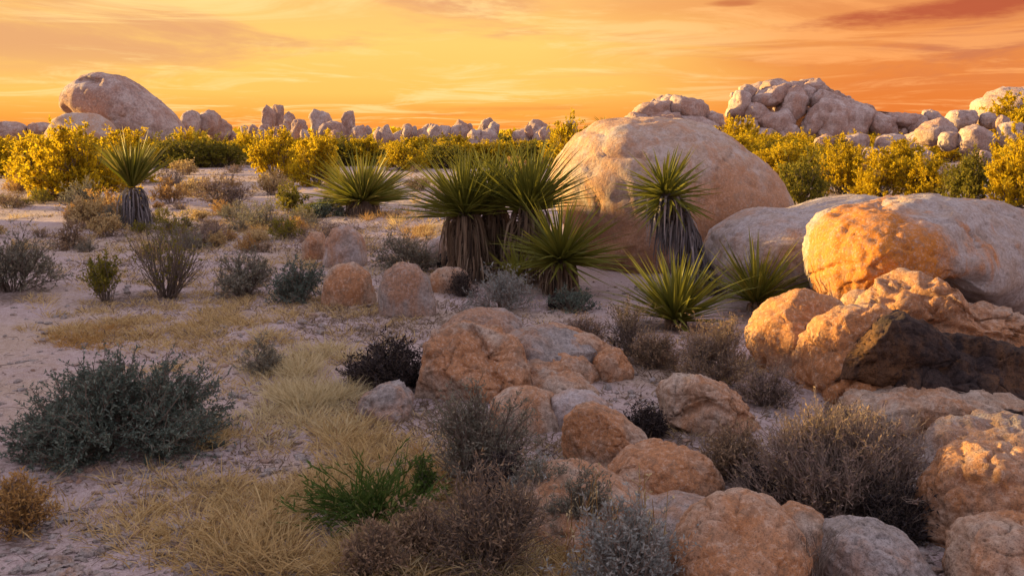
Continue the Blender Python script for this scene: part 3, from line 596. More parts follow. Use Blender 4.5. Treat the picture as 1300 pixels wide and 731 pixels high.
outcrop('rock_outcrop', 'high jumbled ridge of pinkish boulders on the right skyline', 95,
        [(925, 200), (930, 135), (950, 114), (985, 105), (1010, 107), (1035, 104), (1048, 118), (1075, 128), (1105, 142), (1140, 150), (1180, 147), (1195, 160), (1200, 200)],
        [(938, 133, 23, 37, 20), (949, 118, 20, 22, 0), (986, 112, 38, 14, 3), (978, 124, 50, 22, -18), (962, 145, 30, 26, 30), (1003, 136, 28, 48, 35), (985, 158, 40, 30, -20), (1033, 113, 28, 18, 0), (1020, 122, 24, 26, 20), (1050, 134, 44, 28, 25),
         (1064, 156, 74, 50, 8), (1000, 170, 26, 22, -50), (1031, 158, 24, 40, 35), (1094, 145, 42, 24, 18), (1120, 160, 38, 30, 10), (1148, 153, 42, 18, 5), (1182, 148, 22, 18, 0), (1166, 162, 28, 24, 0), (943, 166, 40, 30, 0), (972, 176, 30, 22, 0), (1185, 163, 26, 20, 0)], 200)
outcrop('rock_outcrop', 'low reddish heap of boulders on the skyline just above the dome', 88,
        [(790, 190), (795, 152), (820, 138), (845, 126), (868, 128), (890, 140), (912, 150), (925, 165), (925, 200)],
        [(830, 142, 46, 22, -15), (853, 129, 24, 16, 0), (873, 142, 54, 30, 10), (908, 153, 24, 16, 0), (808, 152, 28, 16, 0), (888, 160, 50, 24, 10), (845, 155, 44, 24, 0)], 300)
RIGHT = [((1220, 151, 38, 24, 0), 'brown boulder perched at the top of the right hand rise'), ((1238, 180, 42, 40, 10), 'big pale boulder with a lit left side on the right hand rise'), ((1188, 165, 48, 26, -25), 'sloping slab left of the perched brown boulder'),
         ((1255, 152, 22, 18, 0), 'small reddish boulder right of the perched brown one'), ((1285, 132, 110, 36, -8), 'broad smooth slab crowning the rise at the right edge'), ((1047, 180, 28, 16, 0), 'leftmost of the small yellow boulders below the ridge'), ((1086, 181, 34, 22, -10), 'second small yellow boulder below the ridge'),
         ((1130, 180, 40, 20, 0), 'wide flat boulder in the bushes below the ridge'), ((1133, 198, 36, 16, 0), 'low yellow boulder nearer than the wide flat one'), ((1173, 202, 26, 22, 0), 'bright yellow block in front of the sloping slab'), ((1250, 199, 22, 16, 0), 'small lit stone under the big pale boulder'),
         ((1205, 178, 26, 20, 0), 'grey boulder left of the big pale one'), ((1282, 170, 34, 30, 0), 'boulder half hidden by the bush at the right edge'), ((1152, 188, 22, 16, 0), 'pale boulder between the bushes below the sloping slab'), ((1272, 155, 20, 18, 0), 'pinkish boulder under the crowning slab'), ((1106, 194, 24, 14, 0), 'small stone peeping over the bushes below the ridge')]
for k, (e, lb) in enumerate(RIGHT):
    cx, cy, w, h, r_ = e; Yk = 56 - (cy - 130) * .28
    rock('boulder', lb, block(cx, cy + 2, w, h + 4, r_, 400 + k, .1), 215, max(w, h) / F * Yk * .5, 'far', Y=Yk, group='boulders on the right hand rise', seed=400 + k, sub=4, cuts=4, rough=1.1)
# the rise they lie on
def mound(name, label, poly, Y, depth, seed):
    rock(name, label, poly, 215, depth, 'far', Y=Y, seed=seed, sub=6, rough=.8, cat='rock')
mound('bedrock_rise', 'sloping bedrock rise carrying the boulders at the right edge', [(1060, 215), (1110, 196), (1160, 180), (1200, 165), (1240, 150), (1290, 145), (1360, 140), (1450, 170), (1480, 230), (1250, 240)], 60, 7.0, 450)

for k in range(46):                                                # rubble between and below the standing stones
    x = float(rng.choice([rng.normal(358, 24), rng.normal(430, 28), rng.normal(600, 30), rng.normal(676, 16), rng.normal(262, 26), rng.uniform(480, 560)])); w = rng.uniform(7, 17); h = w * rng.uniform(.6, 1.15); cy = rng.uniform(164, 176)
    z = 'beside the tortoise headed boulder' if x < 300 else 'at the foot of the left group of standing stones' if x < 395 else 'round the tooth shaped stone' if x < 475 else 'round the stacked pair' if x < 645 else 'round the small pile'
    rock('boulder', 'one of the small rubble boulders ' + z, block(x, cy, w, h + 6, rng.uniform(-30, 30), 700 + k, .15), 190, w / F * 74 * .5, 'far', Y=70 + rng.uniform(-4, 6), group='rubble boulders ' + z, seed=700 + k, sub=3, rough=1.2, cuts=4)

# ================================================================== VEGETATION
# --- yuccas: trunk, hanging dead leaves, and every green blade a leaf of its own
def yucca_blade(name, bend, mat, w=.032):
    K = 7; t = np.linspace(0, 1, K); wd = w * np.array([.9, 1.0, 1.0, .85, .62, .34, .03]); V = []
    for k in range(K):
        x = t[k] * .98; z = bend * t[k] ** 2 * -1; V += [(x, -wd[k] * .5, z + wd[k] * .22), (x, 0, z - wd[k] * .06), (x, wd[k] * .5, z + wd[k] * .22)]
    Fq = []
    for k in range(K - 1):
        a = 3 * k; Fq += [(a, a + 3, a + 4, a + 1), (a + 1, a + 4, a + 5, a + 2)]
    return mesh_from(name, np.array(V), np.array(Fq), mat, True)
BLADES = [yucca_blade('leaf', b, M['yucca'], w) for b, w in ((.03, .030), (.10, .027), (.18, .027), (.0, .033), (.30, .025))]
def rot_to(d, r_):
    d = Vector(d).normalized(); z = Vector((0, 0, 1)); y = z.cross(d)
    y = Vector((0, 1, 0)) if y.length < 1e-3 else y.normalized(); zz = d.cross(y)
    m = Matrix((d, y, zz)).transposed(); return m.to_quaternion() @ Quaternion((1, 0, 0), r_.normal() * .5)
def yucca(label, base_px, head_px, L, n, Y=None, el=(-25, 88), skirt=(0, .3), skirt_mat='yuccadry', trunk_r=.06, seed=0, group=None, joined=False, bendy=(0, 1, 2, 3), lean_el=0, name='yucca_plant', core=.03, power=1.0, fan=1.0):
    """base_px: where the trunk meets the ground; head_px: centre of the rosette; L: leaf length in metres"""
    r_ = np.random.default_rng(seed + 77); g = G(*base_px) if Y is None else np.array([(base_px[0] - CX) / F * Y, Y, 0.]); g[2] = gz1(g[0], g[1])
    Y = g[1]; root = empty(name, tuple(g)); tag(root, label, 'yucca', group)
    hd = P(head_px[0], head_px[1], Y) - g; hd[1] = r_.normal() * .05
    hl = max(np.linalg.norm(hd), .05)
    if hl > .15:
        mid = hd * .5 + np.array([-hd[0] * .15, 0, 0]); C = bez(np.array([[0, 0, -.05]]), mid[None], hd[None], 9)
        V, Fq = tubes(C, trunk_r * 1.15, trunk_r * .8, 8); V = V + .012 * np.stack([perlin(V * 18), perlin(V * 18 + 9), 0 * V[:, 0]], 1)
        link('trunk', mesh_from('trunk', V, Fq, M['trunk']), root)
    ax = norm(hd) if hl > .15 else np.array([0, 0, 1.])
    # dead leaves hanging round the trunk
    if skirt[1] > 0:
        m = int(skirt[0]); f = r_.uniform(.05, 1, m) ** .8; p = hd * f[:, None] + np.array([-hd[0] * .3, 0, 0]) * (f * (1 - f))[:, None]; p[:, 2] = np.maximum(p[:, 2], .03)
        a = r_.uniform(0, 2 * math.pi, m); o = np.stack([np.cos(a), np.sin(a), 0 * a], 1); ln = skirt[1] * r_.uniform(.5, 1.1, m)
        p = p + o * trunk_r * .8; tip = p + o * (ln * r_.uniform(.10, .42, m))[:, None] + np.array([0, 0, -1]) * (ln * .9)[:, None]; tip[:, 2] = np.maximum(tip[:, 2], .0)
        ct = p + o * (ln * .32)[:, None] + np.array([0, 0, .06]); V, Fq = ribbons(bez(p, ct, tip, 5), .030 * r_.uniform(.6, 1.1, m), r_, .25)
        o_ = link('dead_leaves', mesh_from('dead_leaves', V, Fq, M[skirt_mat], False), root); o_['kind'] = 'stuff'
    a = np.arange(n) * 2.39996 + r_.normal(size=n) * .2; e = R(el[0]) + (np.arange(n) + .5) / n * 0; u = ((np.arange(n) + .5) / n) ** power
    se = math.sin(R(el[0])) + (math.sin(R(el[1])) - math.sin(R(el[0]))) * u; ce = np.sqrt(np.maximum(1 - se * se, 0))
    D = np.stack([np.cos(a) * ce * fan, np.sin(a) * ce, se], 1) + r_.normal(size=(n, 3)) * .13
    q0 = Vector((0, 0, 1)).rotation_difference(Vector(ax * .45 + np.array([0, 0, .55])))
    ln = L * r_.uniform(.58, 1.14, n) * (1 - .12 * (u > .85))
    if joined:
        Dn = norm(D); Cc = hd + Dn[:, None] * (ln[:, None, None] * np.linspace(.04, 1, 4)[None, :, None]); Cc[:, :, 2] -= (r_.uniform(0, .18, n) * ln)[:, None] * np.linspace(0, 1, 4)[None] ** 2
        V, Fq = ribbons(Cc, .042 * r_.uniform(.8, 1.2, n), r_, .06); o_ = link('leaves', mesh_from('leaves', V, Fq, M['yucca'], False), root); o_['kind'] = 'stuff'
    else:
        for k in range(n):
            d = q0 @ Vector(D[k]); b = BLADES[bendy[int(r_.integers(len(bendy)))] if D[k, 2] < .75 else 0]
            o_ = link('leaf', b, root); o_.rotation_mode = 'QUATERNION'; o_.rotation_quaternion = rot_to(d, r_); o_.location = Vector(hd) + d.normalized() * core - Vector(ax) * .10 * (1 - u[k]) * min(1, hl)
            o_.scale = (ln[k], 1.0 * (.85 + .3 * r_.random()), 1.0)
    return root
yucca('yucca with a single leaning grey shaggy trunk standing in front of the dome', (897, 356), (843, 243), .50, 190, Y=9.6, el=(-18, 88), skirt=(420, .42), skirt_mat='yuccagrey', trunk_r=.10, seed=1)
yucca('stemless yucca clump with broad upright blades below the leaning trunk', (858, 418), (858, 408), .66, 190, el=(20, 88), skirt=(60, .16), skirt_mat='yuccadry', seed=2, core=.05)
yucca('smaller stemless yucca against the pale whale backed rock', (962, 396), (962, 386), .66, 120, el=(22, 88), skirt=(50, .16), seed=3, core=.05)
yucca('thick trunked yucca at the left of the close group before the dome', (606, 352), (588, 268), .80, 290, Y=10.6, el=(14, 88), skirt=(420, .55), trunk_r=.13, seed=4)
yucca('trunked yucca in the middle of the close group, its head above the others', (664, 348), (672, 262), .82, 290, Y=10.4, el=(18, 88), skirt=(380, .5), trunk_r=.12, seed=5)
yucca('short yucca at the right of the close group, leaves spread low over the dome foot', (708, 366), (712, 328), .74, 230, Y=9.8, el=(2, 88), skirt=(200, .36), trunk_r=.10, seed=6)
yucca('second thick head crowded between the two trunks of the close group', (640, 350), (626, 262), .78, 240, Y=10.9, el=(26, 88), skirt=(300, .5), trunk_r=.11, seed=27)
yucca('young yellowish yucca shoot at the foot of the close group', (655, 366), (655, 352), .42, 34, Y=9.7, el=(35, 88), skirt=(30, .2), trunk_r=.04, seed=7)
yucca('wide bushy yucca close to the sand left of the close group', (460, 274), (460, 258), 1.20, 520, el=(8, 88), skirt=(160, .40), trunk_r=.30, seed=8, joined=True, fan=1.0)
yucca('lone far yucca with a grey skirted trunk in front of the big yellow bush', (180, 290), (170, 238), .92, 240, el=(48, 88), skirt=(200, .55), skirt_mat='yuccagrey', trunk_r=.09, seed=9, joined=True)
yucca('distant reddish yucca poking up behind the top of the dome', (768, 182), (766, 160), .62, 50, Y=40, el=(10, 88), skirt=(0, 0), trunk_r=.12, seed=10, joined=True)

# --- shrubs of the near ground
shrub('sage_shrub', 'large dark grey green sage bush lying wide at the left', 'shrub', -20, 288, 490, 583, 'sage', n0=80, n1=700, n2=3400, leaves=42000, ll=.022, lw=.008, flat=.05, seed=1, depth=.8, dev=.5, l1=(.16, .34), l2=(.06, .14))
shrub('sage_shrub', 'grey sage bush cut by the left edge of the picture', 'shrub', -60, 66, 300, 375, 'greysage', n0=40, n1=300, n2=1200, leaves=8000, ll=.03, lw=.012, seed=2)
shrub('creosote_bush', 'open twiggy shrub with long bare upright branches at mid left', 'shrub', 125, 275, 272, 384, 'olive', 'bark', n0=46, n1=130, n2=380, leaves=1300, ll=.028, lw=.012, seed=3, dev=.28, up=.5, flat=.35, shell=(.6, 1.0), thick=.9, lift=.45, base_r=.08, tm=.5)
shrub('creosote_bush', 'small yellow green shrub beside the bare branched one at mid left', 'shrub', 100, 160, 318, 386, 'olive', 'bark', n0=26, n1=120, n2=400, leaves=3000, ll=.03, lw=.012, seed=4, dev=.4, up=.5, flat=.3)
shrub('grey_shrub', 'rounded grey brown shrub left of the upright stones', 'shrub', 258, 348, 318, 380, 'greysage', n0=36, n1=240, n2=900, leaves=5500, ll=.028, lw=.010, seed=5)
shrub('grey_shrub', 'darker grey shrub close against the rusty upright stone', 'shrub', 338, 418, 330, 386, 'sage', n0=36, n1=240, n2=900, leaves=5000, ll=.028, lw=.010, seed=6)
shrub('grey_shrub', 'grey brown shrub behind the tombstone shaped stone', 'shrub', 470, 562, 300, 348, 'greysage', n0=36, n1=240, n2=800, leaves=4200, ll=.03, lw=.012, seed=7)
shrub('silver_shrub', 'pale silvery low shrub at the foot of the trunked yuccas', 'shrub', 588, 690, 346, 398, 'silver', 'barkpale', n0=50, n1=260, n2=900, leaves=5000, ll=.03, lw=.007, seed=8, up=.5)
shrub('dry_shrub', 'yellow brown dry bush right of the low yucca', 'shrub', 852, 975, 404, 492, 'drytwig', 'barkpale', n0=60, n1=400, n2=1600, leaves=6500, ll=.022, lw=.006, seed=9, up=.6, twigm='barkpale')
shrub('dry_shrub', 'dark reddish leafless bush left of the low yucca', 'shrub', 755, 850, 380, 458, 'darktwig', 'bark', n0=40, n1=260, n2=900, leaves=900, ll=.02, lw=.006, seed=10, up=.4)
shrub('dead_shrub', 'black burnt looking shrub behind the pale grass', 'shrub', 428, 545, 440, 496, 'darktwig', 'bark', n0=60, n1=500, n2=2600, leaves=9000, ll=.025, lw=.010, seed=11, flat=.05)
shrub('grey_shrub', 'sprawling grey green shrub in front of the cracked slab', 'shrub', 530, 705, 492, 632, 'greysage', 'bark', n0=60, n1=320, n2=1200, leaves=6000, ll=.020, lw=.007, seed=12, flat=.2, depth=.7, up=.4)
shrub('dry_shrub', 'great dry purplish brush heap filling the hollow at right', 'shrub', 935, 1215, 552, 672, 'purpletwig', 'bark', n0=170, n1=1400, n2=7000, leaves=22000, ll=.022, lw=.005, seed=13, flat=.05, depth=.75, up=.6, dev=.4, twigm='barkpale')
shrub('silver_shrub', 'silvery green flowering shrub at the bottom edge of the picture', 'shrub', 705, 895, 640, 775, 'silver', 'barkpale', n0=70, n1=360, n2=1300, leaves=6500, ll=.020, lw=.007, seed=14, up=.6, depth=.6)
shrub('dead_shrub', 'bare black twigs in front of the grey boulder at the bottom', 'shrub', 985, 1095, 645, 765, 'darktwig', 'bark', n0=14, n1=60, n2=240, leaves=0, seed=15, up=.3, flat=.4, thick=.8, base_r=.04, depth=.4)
shrub('dry_shrub', 'rusty brown tuft of dry brush in the bottom left corner', 'shrub', -40, 62, 606, 684, 'grassrust', 'bark', n0=50, n1=300, n2=1200, leaves=5000, ll=.022, lw=.006, seed=16, up=.5)
shrub('dry_shrub', 'dark brown brush under the sprawling grey green shrub', 'shrub', 530, 720, 590, 735, 'drytwig', 'bark', n0=70, n1=500, n2=2200, leaves=5500, ll=.022, lw=.005, seed=17, up=.3, flat=.05, depth=.6)
shrub('grey_shrub', 'small grey twiggy shrub in the pale grass left of the black shrub', 'shrub', 300, 358, 425, 478, 'greysage', 'bark', n0=26, n1=160, n2=500, leaves=2000, ll=.02, lw=.007, seed=18)
shrub('dry_shrub', 'purple grey shrub on the sand under the yellow bushes', 'shrub', 232, 318, 226, 264, 'purpletwig', n0=36, n1=240, n2=700, leaves=3500, ll=.05, lw=.02, seed=19)
shrub('creosote_bush', 'small green shrub just left of the wide bushy yucca', 'shrub', 342, 392, 232, 272, 'olive', n0=26, n1=160, n2=500, leaves=3500, ll=.05, lw=.022, seed=20)
shrub('sage_shrub', 'low dark sage left of the wide bushy yucca base', 'shrub', 380, 440, 256, 276, 'sage', n0=26, n1=160, n2=500, leaves=2500, ll=.05, lw=.022, seed=21)
shrub('dry_shrub', 'small brown shrub on the pale sand far left', 'shrub', 60, 108, 282, 318, 'drytwig', n0=26, n1=160, n2=500, leaves=1800, ll=.035, lw=.014, seed=22)
shrub('dry_shrub', 'dry brown shrub under the rounded grey one by the sage', 'shrub', 1020, 1100, 560, 620, 'drytwig', n0=26, n1=160, n2=500, leaves=900, ll=.02, lw=.006, seed=23) if False else None
shrub('grey_shrub', 'thin grey shrub on the bedrock between the rust stones', 'shrub', 640, 725, 590, 665, 'silver', 'bark', n0=36, n1=200, n2=700, leaves=2600, ll=.018, lw=.006, seed=24)
shrub('grey_shrub', 'small grey shrub between the cracked slab and the dark twiggy bush', 'shrub', 690, 765, 368, 398, 'sage', n0=30, n1=160, n2=500, leaves=2500, ll=.025, lw=.010, seed=25)

# the fresh green plant with long whip stems
def green_plant():
    r_ = np.random.default_rng(41); g = G(478, 672); root = empty('ephedra_plant', tuple(g)); tag(root, 'fresh green plant with long arching whip stems in the golden grass', 'plant')
    n = 90; a = r_.uniform(0, 2 * math.pi, n); s = r_.uniform(.25, 1, n); L = r_.uniform(.18, .40, n); d = norm(np.stack([np.cos(a) * s * 1.2 - .25, np.sin(a) * s * .8, .9 * np.ones(n) * r_.uniform(.25, 1, n)], 1))
    b = r_.normal(size=(n, 3)) * np.array([.05, .04, 0]); e = b + d * L[:, None]; e[:, 2] = np.maximum(e[:, 2] - .4 * L * s * .5, .01); m = b + d * L[:, None] * .55 + np.array([0, 0, .05])
    C = bez(b, m, e, 7); V, Fq = tubes(C, .0035, .0015); o = link('stems', mesh_from('stems', V, Fq, M['green']), root); o['kind'] = 'stuff'
    C1 = spawn(C, 420, r_, .2, 1, .05, .13, .35, .3, 4); V, Fq = join([ribbons(C1, .007, r_), leaf_quads(np.concatenate([C1, C1]), 1500, r_, .035, .007, .1, 0, 1.5)])
    o = link('foliage', mesh_from('foliage', V, Fq, M['green'], False), root); o['kind'] = 'stuff'
green_plant()
shrub('green_shrub', 'small bright green shrub right of the green whip stemmed plant', 'shrub', 515, 556, 575, 648, 'green', n0=20, n1=120, n2=400, leaves=1500, ll=.022, lw=.007, seed=26, up=.6, flat=.4)

# --- the golden creosote bushes of the plain
def creosote_proto(seed, w, h, leaves, mat, ll):
    r_ = np.random.default_rng(seed); root = empty('creosote_bush', (0, 0, 0))
    C0 = dome_stems(r_, 46, w * .85, h * .85, flat=.10, lift=.5, base=.10); C1 = spawn(C0, 260, r_, .35, 1, .16 * h, .36 * h, .55, .35); C2 = spawn(C1, 900, r_, .3, 1, .07 * h, .17 * h, .6, .3)
    V, Fq = join([tubes(C0, .016, .007), tubes(C1, .007, .003)]); link('stems', mesh_from('stems', V, Fq, M['bark']), root)
    V, Fq = leaf_quads(np.concatenate([C2, C2, C1]), leaves, r_, ll, ll * .5, .25); o = link('foliage', mesh_from('foliage', V, Fq, M[mat], False), root); o['kind'] = 'stuff'
    return root
PROTO = {'y': [creosote_proto(s, 2.0, 1.5, 16000, 'creosote', .075) for s in (1, 2, 3, 4)], 'o': [creosote_proto(s, 2.0, 1.4, 13000, 'olive', .07) for s in (5, 6, 7)]}
used = set()
def bush(x0, x1, ytop, base, label, kind='y', group='creosote bushes of the plain', k=None):
    g = G((x0 + x1) / 2, base); w = 1.15 * (x1 - x0) / F * g[1]; h = 1.05 * (P(650, ytop, g[1])[2] - g[2])
    lst = PROTO[kind]; p = lst[int(rng.integers(len(lst))) if k is None else k % len(lst)]
    if p.name in used: o = copy_tree(p)
    else: o = p; used.add(p.name)
    o.location = (g[0], g[1], gz1(g[0], g[1])); o.rotation_euler = (0, 0, rng.uniform(0, 6.28)); o.scale = (w / 1.95, w / 1.95, h / 1.5); tag(o, label, 'bush', group); return o
BUSHES = [
    (14, 84, 168, 240, 'big golden bush at the far left, second from the picture edge', 'y'), (48, 150, 156, 254, 'largest golden bush, below the tortoise headed boulder', 'y'), (-40, 26, 172, 226, 'golden bush cut by the left edge of the picture', 'y'), (120, 205, 165, 232, 'golden bush behind the lone far yucca', 'y'),
    (212, 262, 162, 210, 'golden bush in front of the boulders behind the tortoise head', 'y'), (252, 306, 172, 212, 'olive bush right of those boulders on the plain', 'o'), (296, 340, 170, 208, 'yellow bush below the left group of standing stones', 'y'), (322, 386, 165, 226, 'tall yellow bush left of the wide bushy yucca', 'y'),
    (372, 432, 166, 236, 'yellow bush touching the wide bushy yucca on its left', 'y'), (404, 470, 172, 210, 'olive bush behind the wide bushy yucca', 'o'), (486, 540, 182, 216, 'yellow bush between the wide bushy yucca and the close group', 'y'), (528, 600, 176, 214, 'olive bush behind the left head of the close yucca group', 'o'),
    (590, 660, 178, 212, 'yellow bush seen above the twin heads of the yuccas', 'y'), (650, 712, 176, 212, 'olive bush behind the middle yucca head', 'o'), (692, 748, 154, 214, 'bright yellow bush hard against the left side of the dome', 'y'),
    (905, 966, 150, 212, 'golden bush rising just behind the right shoulder of the dome', 'y'), (950, 1020, 182, 236, 'golden bush right of the dome shoulder', 'y'), (985, 1052, 190, 262, 'olive bush standing close to the right side of the dome', 'o'), (1030, 1100, 184, 246, 'golden bush in the middle of the flat right of the dome', 'y'), (1085, 1150, 190, 250, 'broad golden bush above the whale backed rock', 'y'),
    (1140, 1205, 196, 254, 'golden bush above the grey back of the long boulder', 'y'), (1195, 1262, 190, 262, 'dark olive bush in front of the right hand rise', 'o'), (1250, 1330, 172, 268, 'large golden bush behind the long boulder at the right edge', 'y'), (1240, 1330, 122, 205, 'tall golden bush growing up the right hand rise at the picture edge', 'y'),
    (1180, 1228, 164, 206, 'golden bush between the boulders of the right hand rise', 'y'), (1065, 1110, 176, 208, 'small golden bush among the yellow boulders below the ridge', 'y'), (1105, 1165, 178, 214, 'golden bush around the low yellow boulder', 'y')]
for k, b in enumerate(BUSHES): bush(*b[:5], kind=b[5], k=k)
def far_words(x, base):
    kd = 'y' if rng.random() < .68 else 'o'; c = {'y': 'yellow', 'o': 'olive green'}[kd]
    z = 'below the tortoise headed boulder' if x < 230 else 'below the standing stones' if x < 520 else 'behind the close yuccas' if x < 760 else 'below the boulder ridge' if x < 1100 else 'before the right hand rise'
    n = 'nearer' if base > 198 else 'far'
    return 'one of the small %s %s bushes %s' % (n, c, z), kd, '%s %s bushes %s' % (n, c, z)
for k in range(250):                                              # the rest of the scrub towards the horizon
    base = 183 + 30 * rng.random() ** 1.6; x = rng.uniform(-260, 1520)
    if 740 < x < 900: continue
    if x > 900: base = min(base + 22 * rng.random(), 236)
    g = G(x, base); wpx = rng.uniform(1.5, 2.8) / g[1] * F; hpx = rng.uniform(.9, 1.5) / g[1] * F
    bush(x - wpx / 2, x + wpx / 2, base - hpx, base, *far_words(x, base))
def far_scrub():
    """the scrub beyond, one mass out to the horizon"""
    r_ = np.random.default_rng(77); n = 1500; Yd = r_.uniform(100, 420, n); X = r_.uniform(-.62, .62, n) * Yd; m = 22
    w = r_.uniform(.9, 1.7, n); h = r_.uniform(1.0, 2.0, n); a = r_.uniform(0, 6.28, (n, m)); s = r_.random((n, m)); c = np.sqrt(1 - s * s)
    p = np.stack([X[:, None] + np.cos(a) * c * w[:, None], Yd[:, None] + np.sin(a) * c * w[:, None], s * h[:, None]], -1).reshape(-1, 3)
    p[:, 2] += 0; d1 = norm(r_.normal(size=p.shape)) * .45; d2 = norm(r_.normal(size=p.shape)) * .35
    V = np.stack([p - d1, p + d2, p + d1, p - d2], 1).reshape(-1, 3); o = link('far_scrub', mesh_from('far_scrub', V, np.arange(len(V)).reshape(-1, 4), M['creosote'], False)); tag(o, 'low yellow scrub covering the plain out to the horizon', 'scrub', None, 'stuff')
far_scrub()

# --- grasses
def grass(name, label, spots, mat, seed, width=.0045, kind='stuff', dens=1.7, thr=-.08, cat='grass'):
    """spots: (px, py, half width px, half height px, clumps, blades, height m, spread)"""
    r_ = np.random.default_rng(seed); parts = []
    for (px, py, rx, ry, nc, nb, h, spr) in spots:
        for _ in range(int(nc * dens)):
            a = r_.uniform(0, 6.28); k = r_.random() ** .62 * 1.12; g = G(px + rx * k * math.cos(a), py + ry * k * math.sin(a)); s = r_.uniform(.5, 1.5)
            if perlin(np.array([[g[0] * 2.2, g[1] * 1.6, seed]]))[0] < thr and r_.random() < .9: continue
            C = tuft_curves(r_, nb, (.05 * s + .03) * (2.2 if name == 'dry_stubble' else 1), h * s * (1 if name == 'dry_stubble' else .72), spr); parts.append(ribbons(C + np.array([g[0], g[1], gz1(g[0], g[1])]), width * r_.uniform(.7, 1.3, nb) * (1 + g[1] * .05), r_))
    V, Fq = join(parts); o = link(name, mesh_from(name, V, Fq, M[mat], False)); tag(o, label, cat, None, kind); return o
grass('dry_grass', 'golden dry grass spread over the near ground', [
    (360, 665, 190, 60, 120, 30, .12, 1.2), (430, 695, 150, 40, 80, 36, .16, .9), (500, 700, 110, 45, 90, 40, .13, 1.3), (420, 600, 110, 50, 70, 34, .11, 1.4), (280, 640, 220, 80, 120, 24, .10, 1.4), (220, 400, 190, 50, 170, 24, .11, 1.3), (360, 420, 160, 60, 160, 24, .12, 1.3), (250, 320, 230, 40, 170, 22, .14, 1.3), (480, 330, 110, 40, 100, 22, .13, 1.2), (300, 245, 260, 26, 170, 20, .20, 1.2), (450, 610, 170, 80, 110, 26, .11, 1.2), (720, 420, 120, 40, 40, 16, .08, 1.2), (820, 590, 120, 60, 40, 14, .08, 1.1), (300, 610, 80, 40, 35, 26, .08, 1.6), (560, 690, 90, 50, 50, 40, .14, 1.1), (430, 560, 60, 40, 50, 34, .13, 1.2), (230, 560, 80, 20, 40, 30, .12, 1.0),
    (250, 480, 80, 30, 40, 26, .09, 1.5), (480, 570, 60, 40, 40, 30, .10, 1.3), (590, 480, 40, 20, 5, 24, .08, 1.0), (200, 410, 130, 22, 90, 30, .11, 1.4), (290, 395, 70, 16, 50, 28, .12, 1.2), (120, 425, 50, 15, 25, 26, .08, 1.4), (480, 405, 40, 14, 22, 26, .10, 1.2), (660, 470, 18, 16, 7, 20, .07, 1.0),
    (350, 290, 45, 12, 40, 26, .20, 1.2), (420, 300, 50, 10, 20, 24, .15, 1.2), (540, 285, 40, 16, 26, 30, .22, 1.0), (100, 290, 90, 25, 30, 24, .14, 1.3), (260, 270, 120, 30, 50, 24, .16, 1.3), (540, 240, 60, 18, 25, 24, .2, 1.2), (900, 470, 60, 18, 24, 28, .13, .9), (560, 640, 60, 40, 40, 34, .12, 1.1), (700, 720, 60, 30, 20, 30, .12, 1.0)], 'grass', 3)
grass('pale_grass', 'pale straw coloured grass standing around the black shrub', [
    (405, 480, 45, 42, 60, 46, .17, .8), (370, 500, 40, 40, 40, 40, .13, 1.0), (330, 450, 35, 25, 22, 36, .13, .9), (440, 530, 40, 30, 30, 36, .12, 1.0), (250, 545, 45, 18, 26, 36, .14, .8), (330, 540, 60, 30, 30, 30, .10, 1.2), (480, 720, 60, 25, 22, 40, .14, 1.0), (620, 715, 40, 20, 16, 40, .15, .9), (300, 300, 60, 14, 20, 24, .16, 1.0)], 'grasspale', 4)
grass('rusty_grass', 'rust coloured dry grass in low mats', [
    (110, 430, 45, 14, 40, 28, .09, 1.5), (160, 420, 60, 14, 30, 28, .08, 1.6), (320, 285, 40, 10, 25, 26, .18, 1.3), (545, 300, 25, 14, 16, 28, .20, 1.0), (130, 275, 40, 14, 20, 26, .16, 1.4), (90, 258, 30, 8, 14, 24, .16, 1.3), (555, 610, 30, 30, 20, 34, .12, 1.0), (470, 270, 50, 10, 20, 24, .2, 1.1), (640, 330, 40, 10, 16, 26, .2, .9), (1150, 520, 50, 16, 14, 26, .10, 1.0)], 'grassrust', 5)
grass('dry_stubble', 'brown and grey dead stubble and low twigs between the shrubs', [
    (300, 400, 170, 60, 170, 14, .06, 1.8), (430, 330, 110, 40, 90, 14, .07, 1.6), (640, 400, 130, 40, 80, 12, .05, 1.8), (480, 400, 90, 30, 80, 14, .06, 1.6), (840, 470, 90, 40, 70, 14, .06, 1.6), (900, 560, 110, 40, 60, 14, .06, 1.6), (620, 560, 120, 70, 110, 14, .06, 1.7), (760, 640, 110, 60, 80, 14, .06, 1.7),
    (500, 520, 80, 40, 60, 14, .06, 1.6), (360, 560, 120, 60, 70, 12, .05, 1.8), (230, 620, 160, 60, 50, 10, .04, 1.9), (250, 280, 230, 40, 170, 12, .10, 1.6), (430, 290, 160, 30, 110, 12, .10, 1.6), (150, 330, 130, 30, 80, 12, .08, 1.6), (230, 225, 200, 14, 90, 12, .15, 1.4), (1130, 620, 110, 60, 70, 14, .06, 1.5), (1120, 235, 170, 14, 70, 12, .15, 1.4)], 'stubble', 6, width=.006, dens=2.6, thr=-.3)
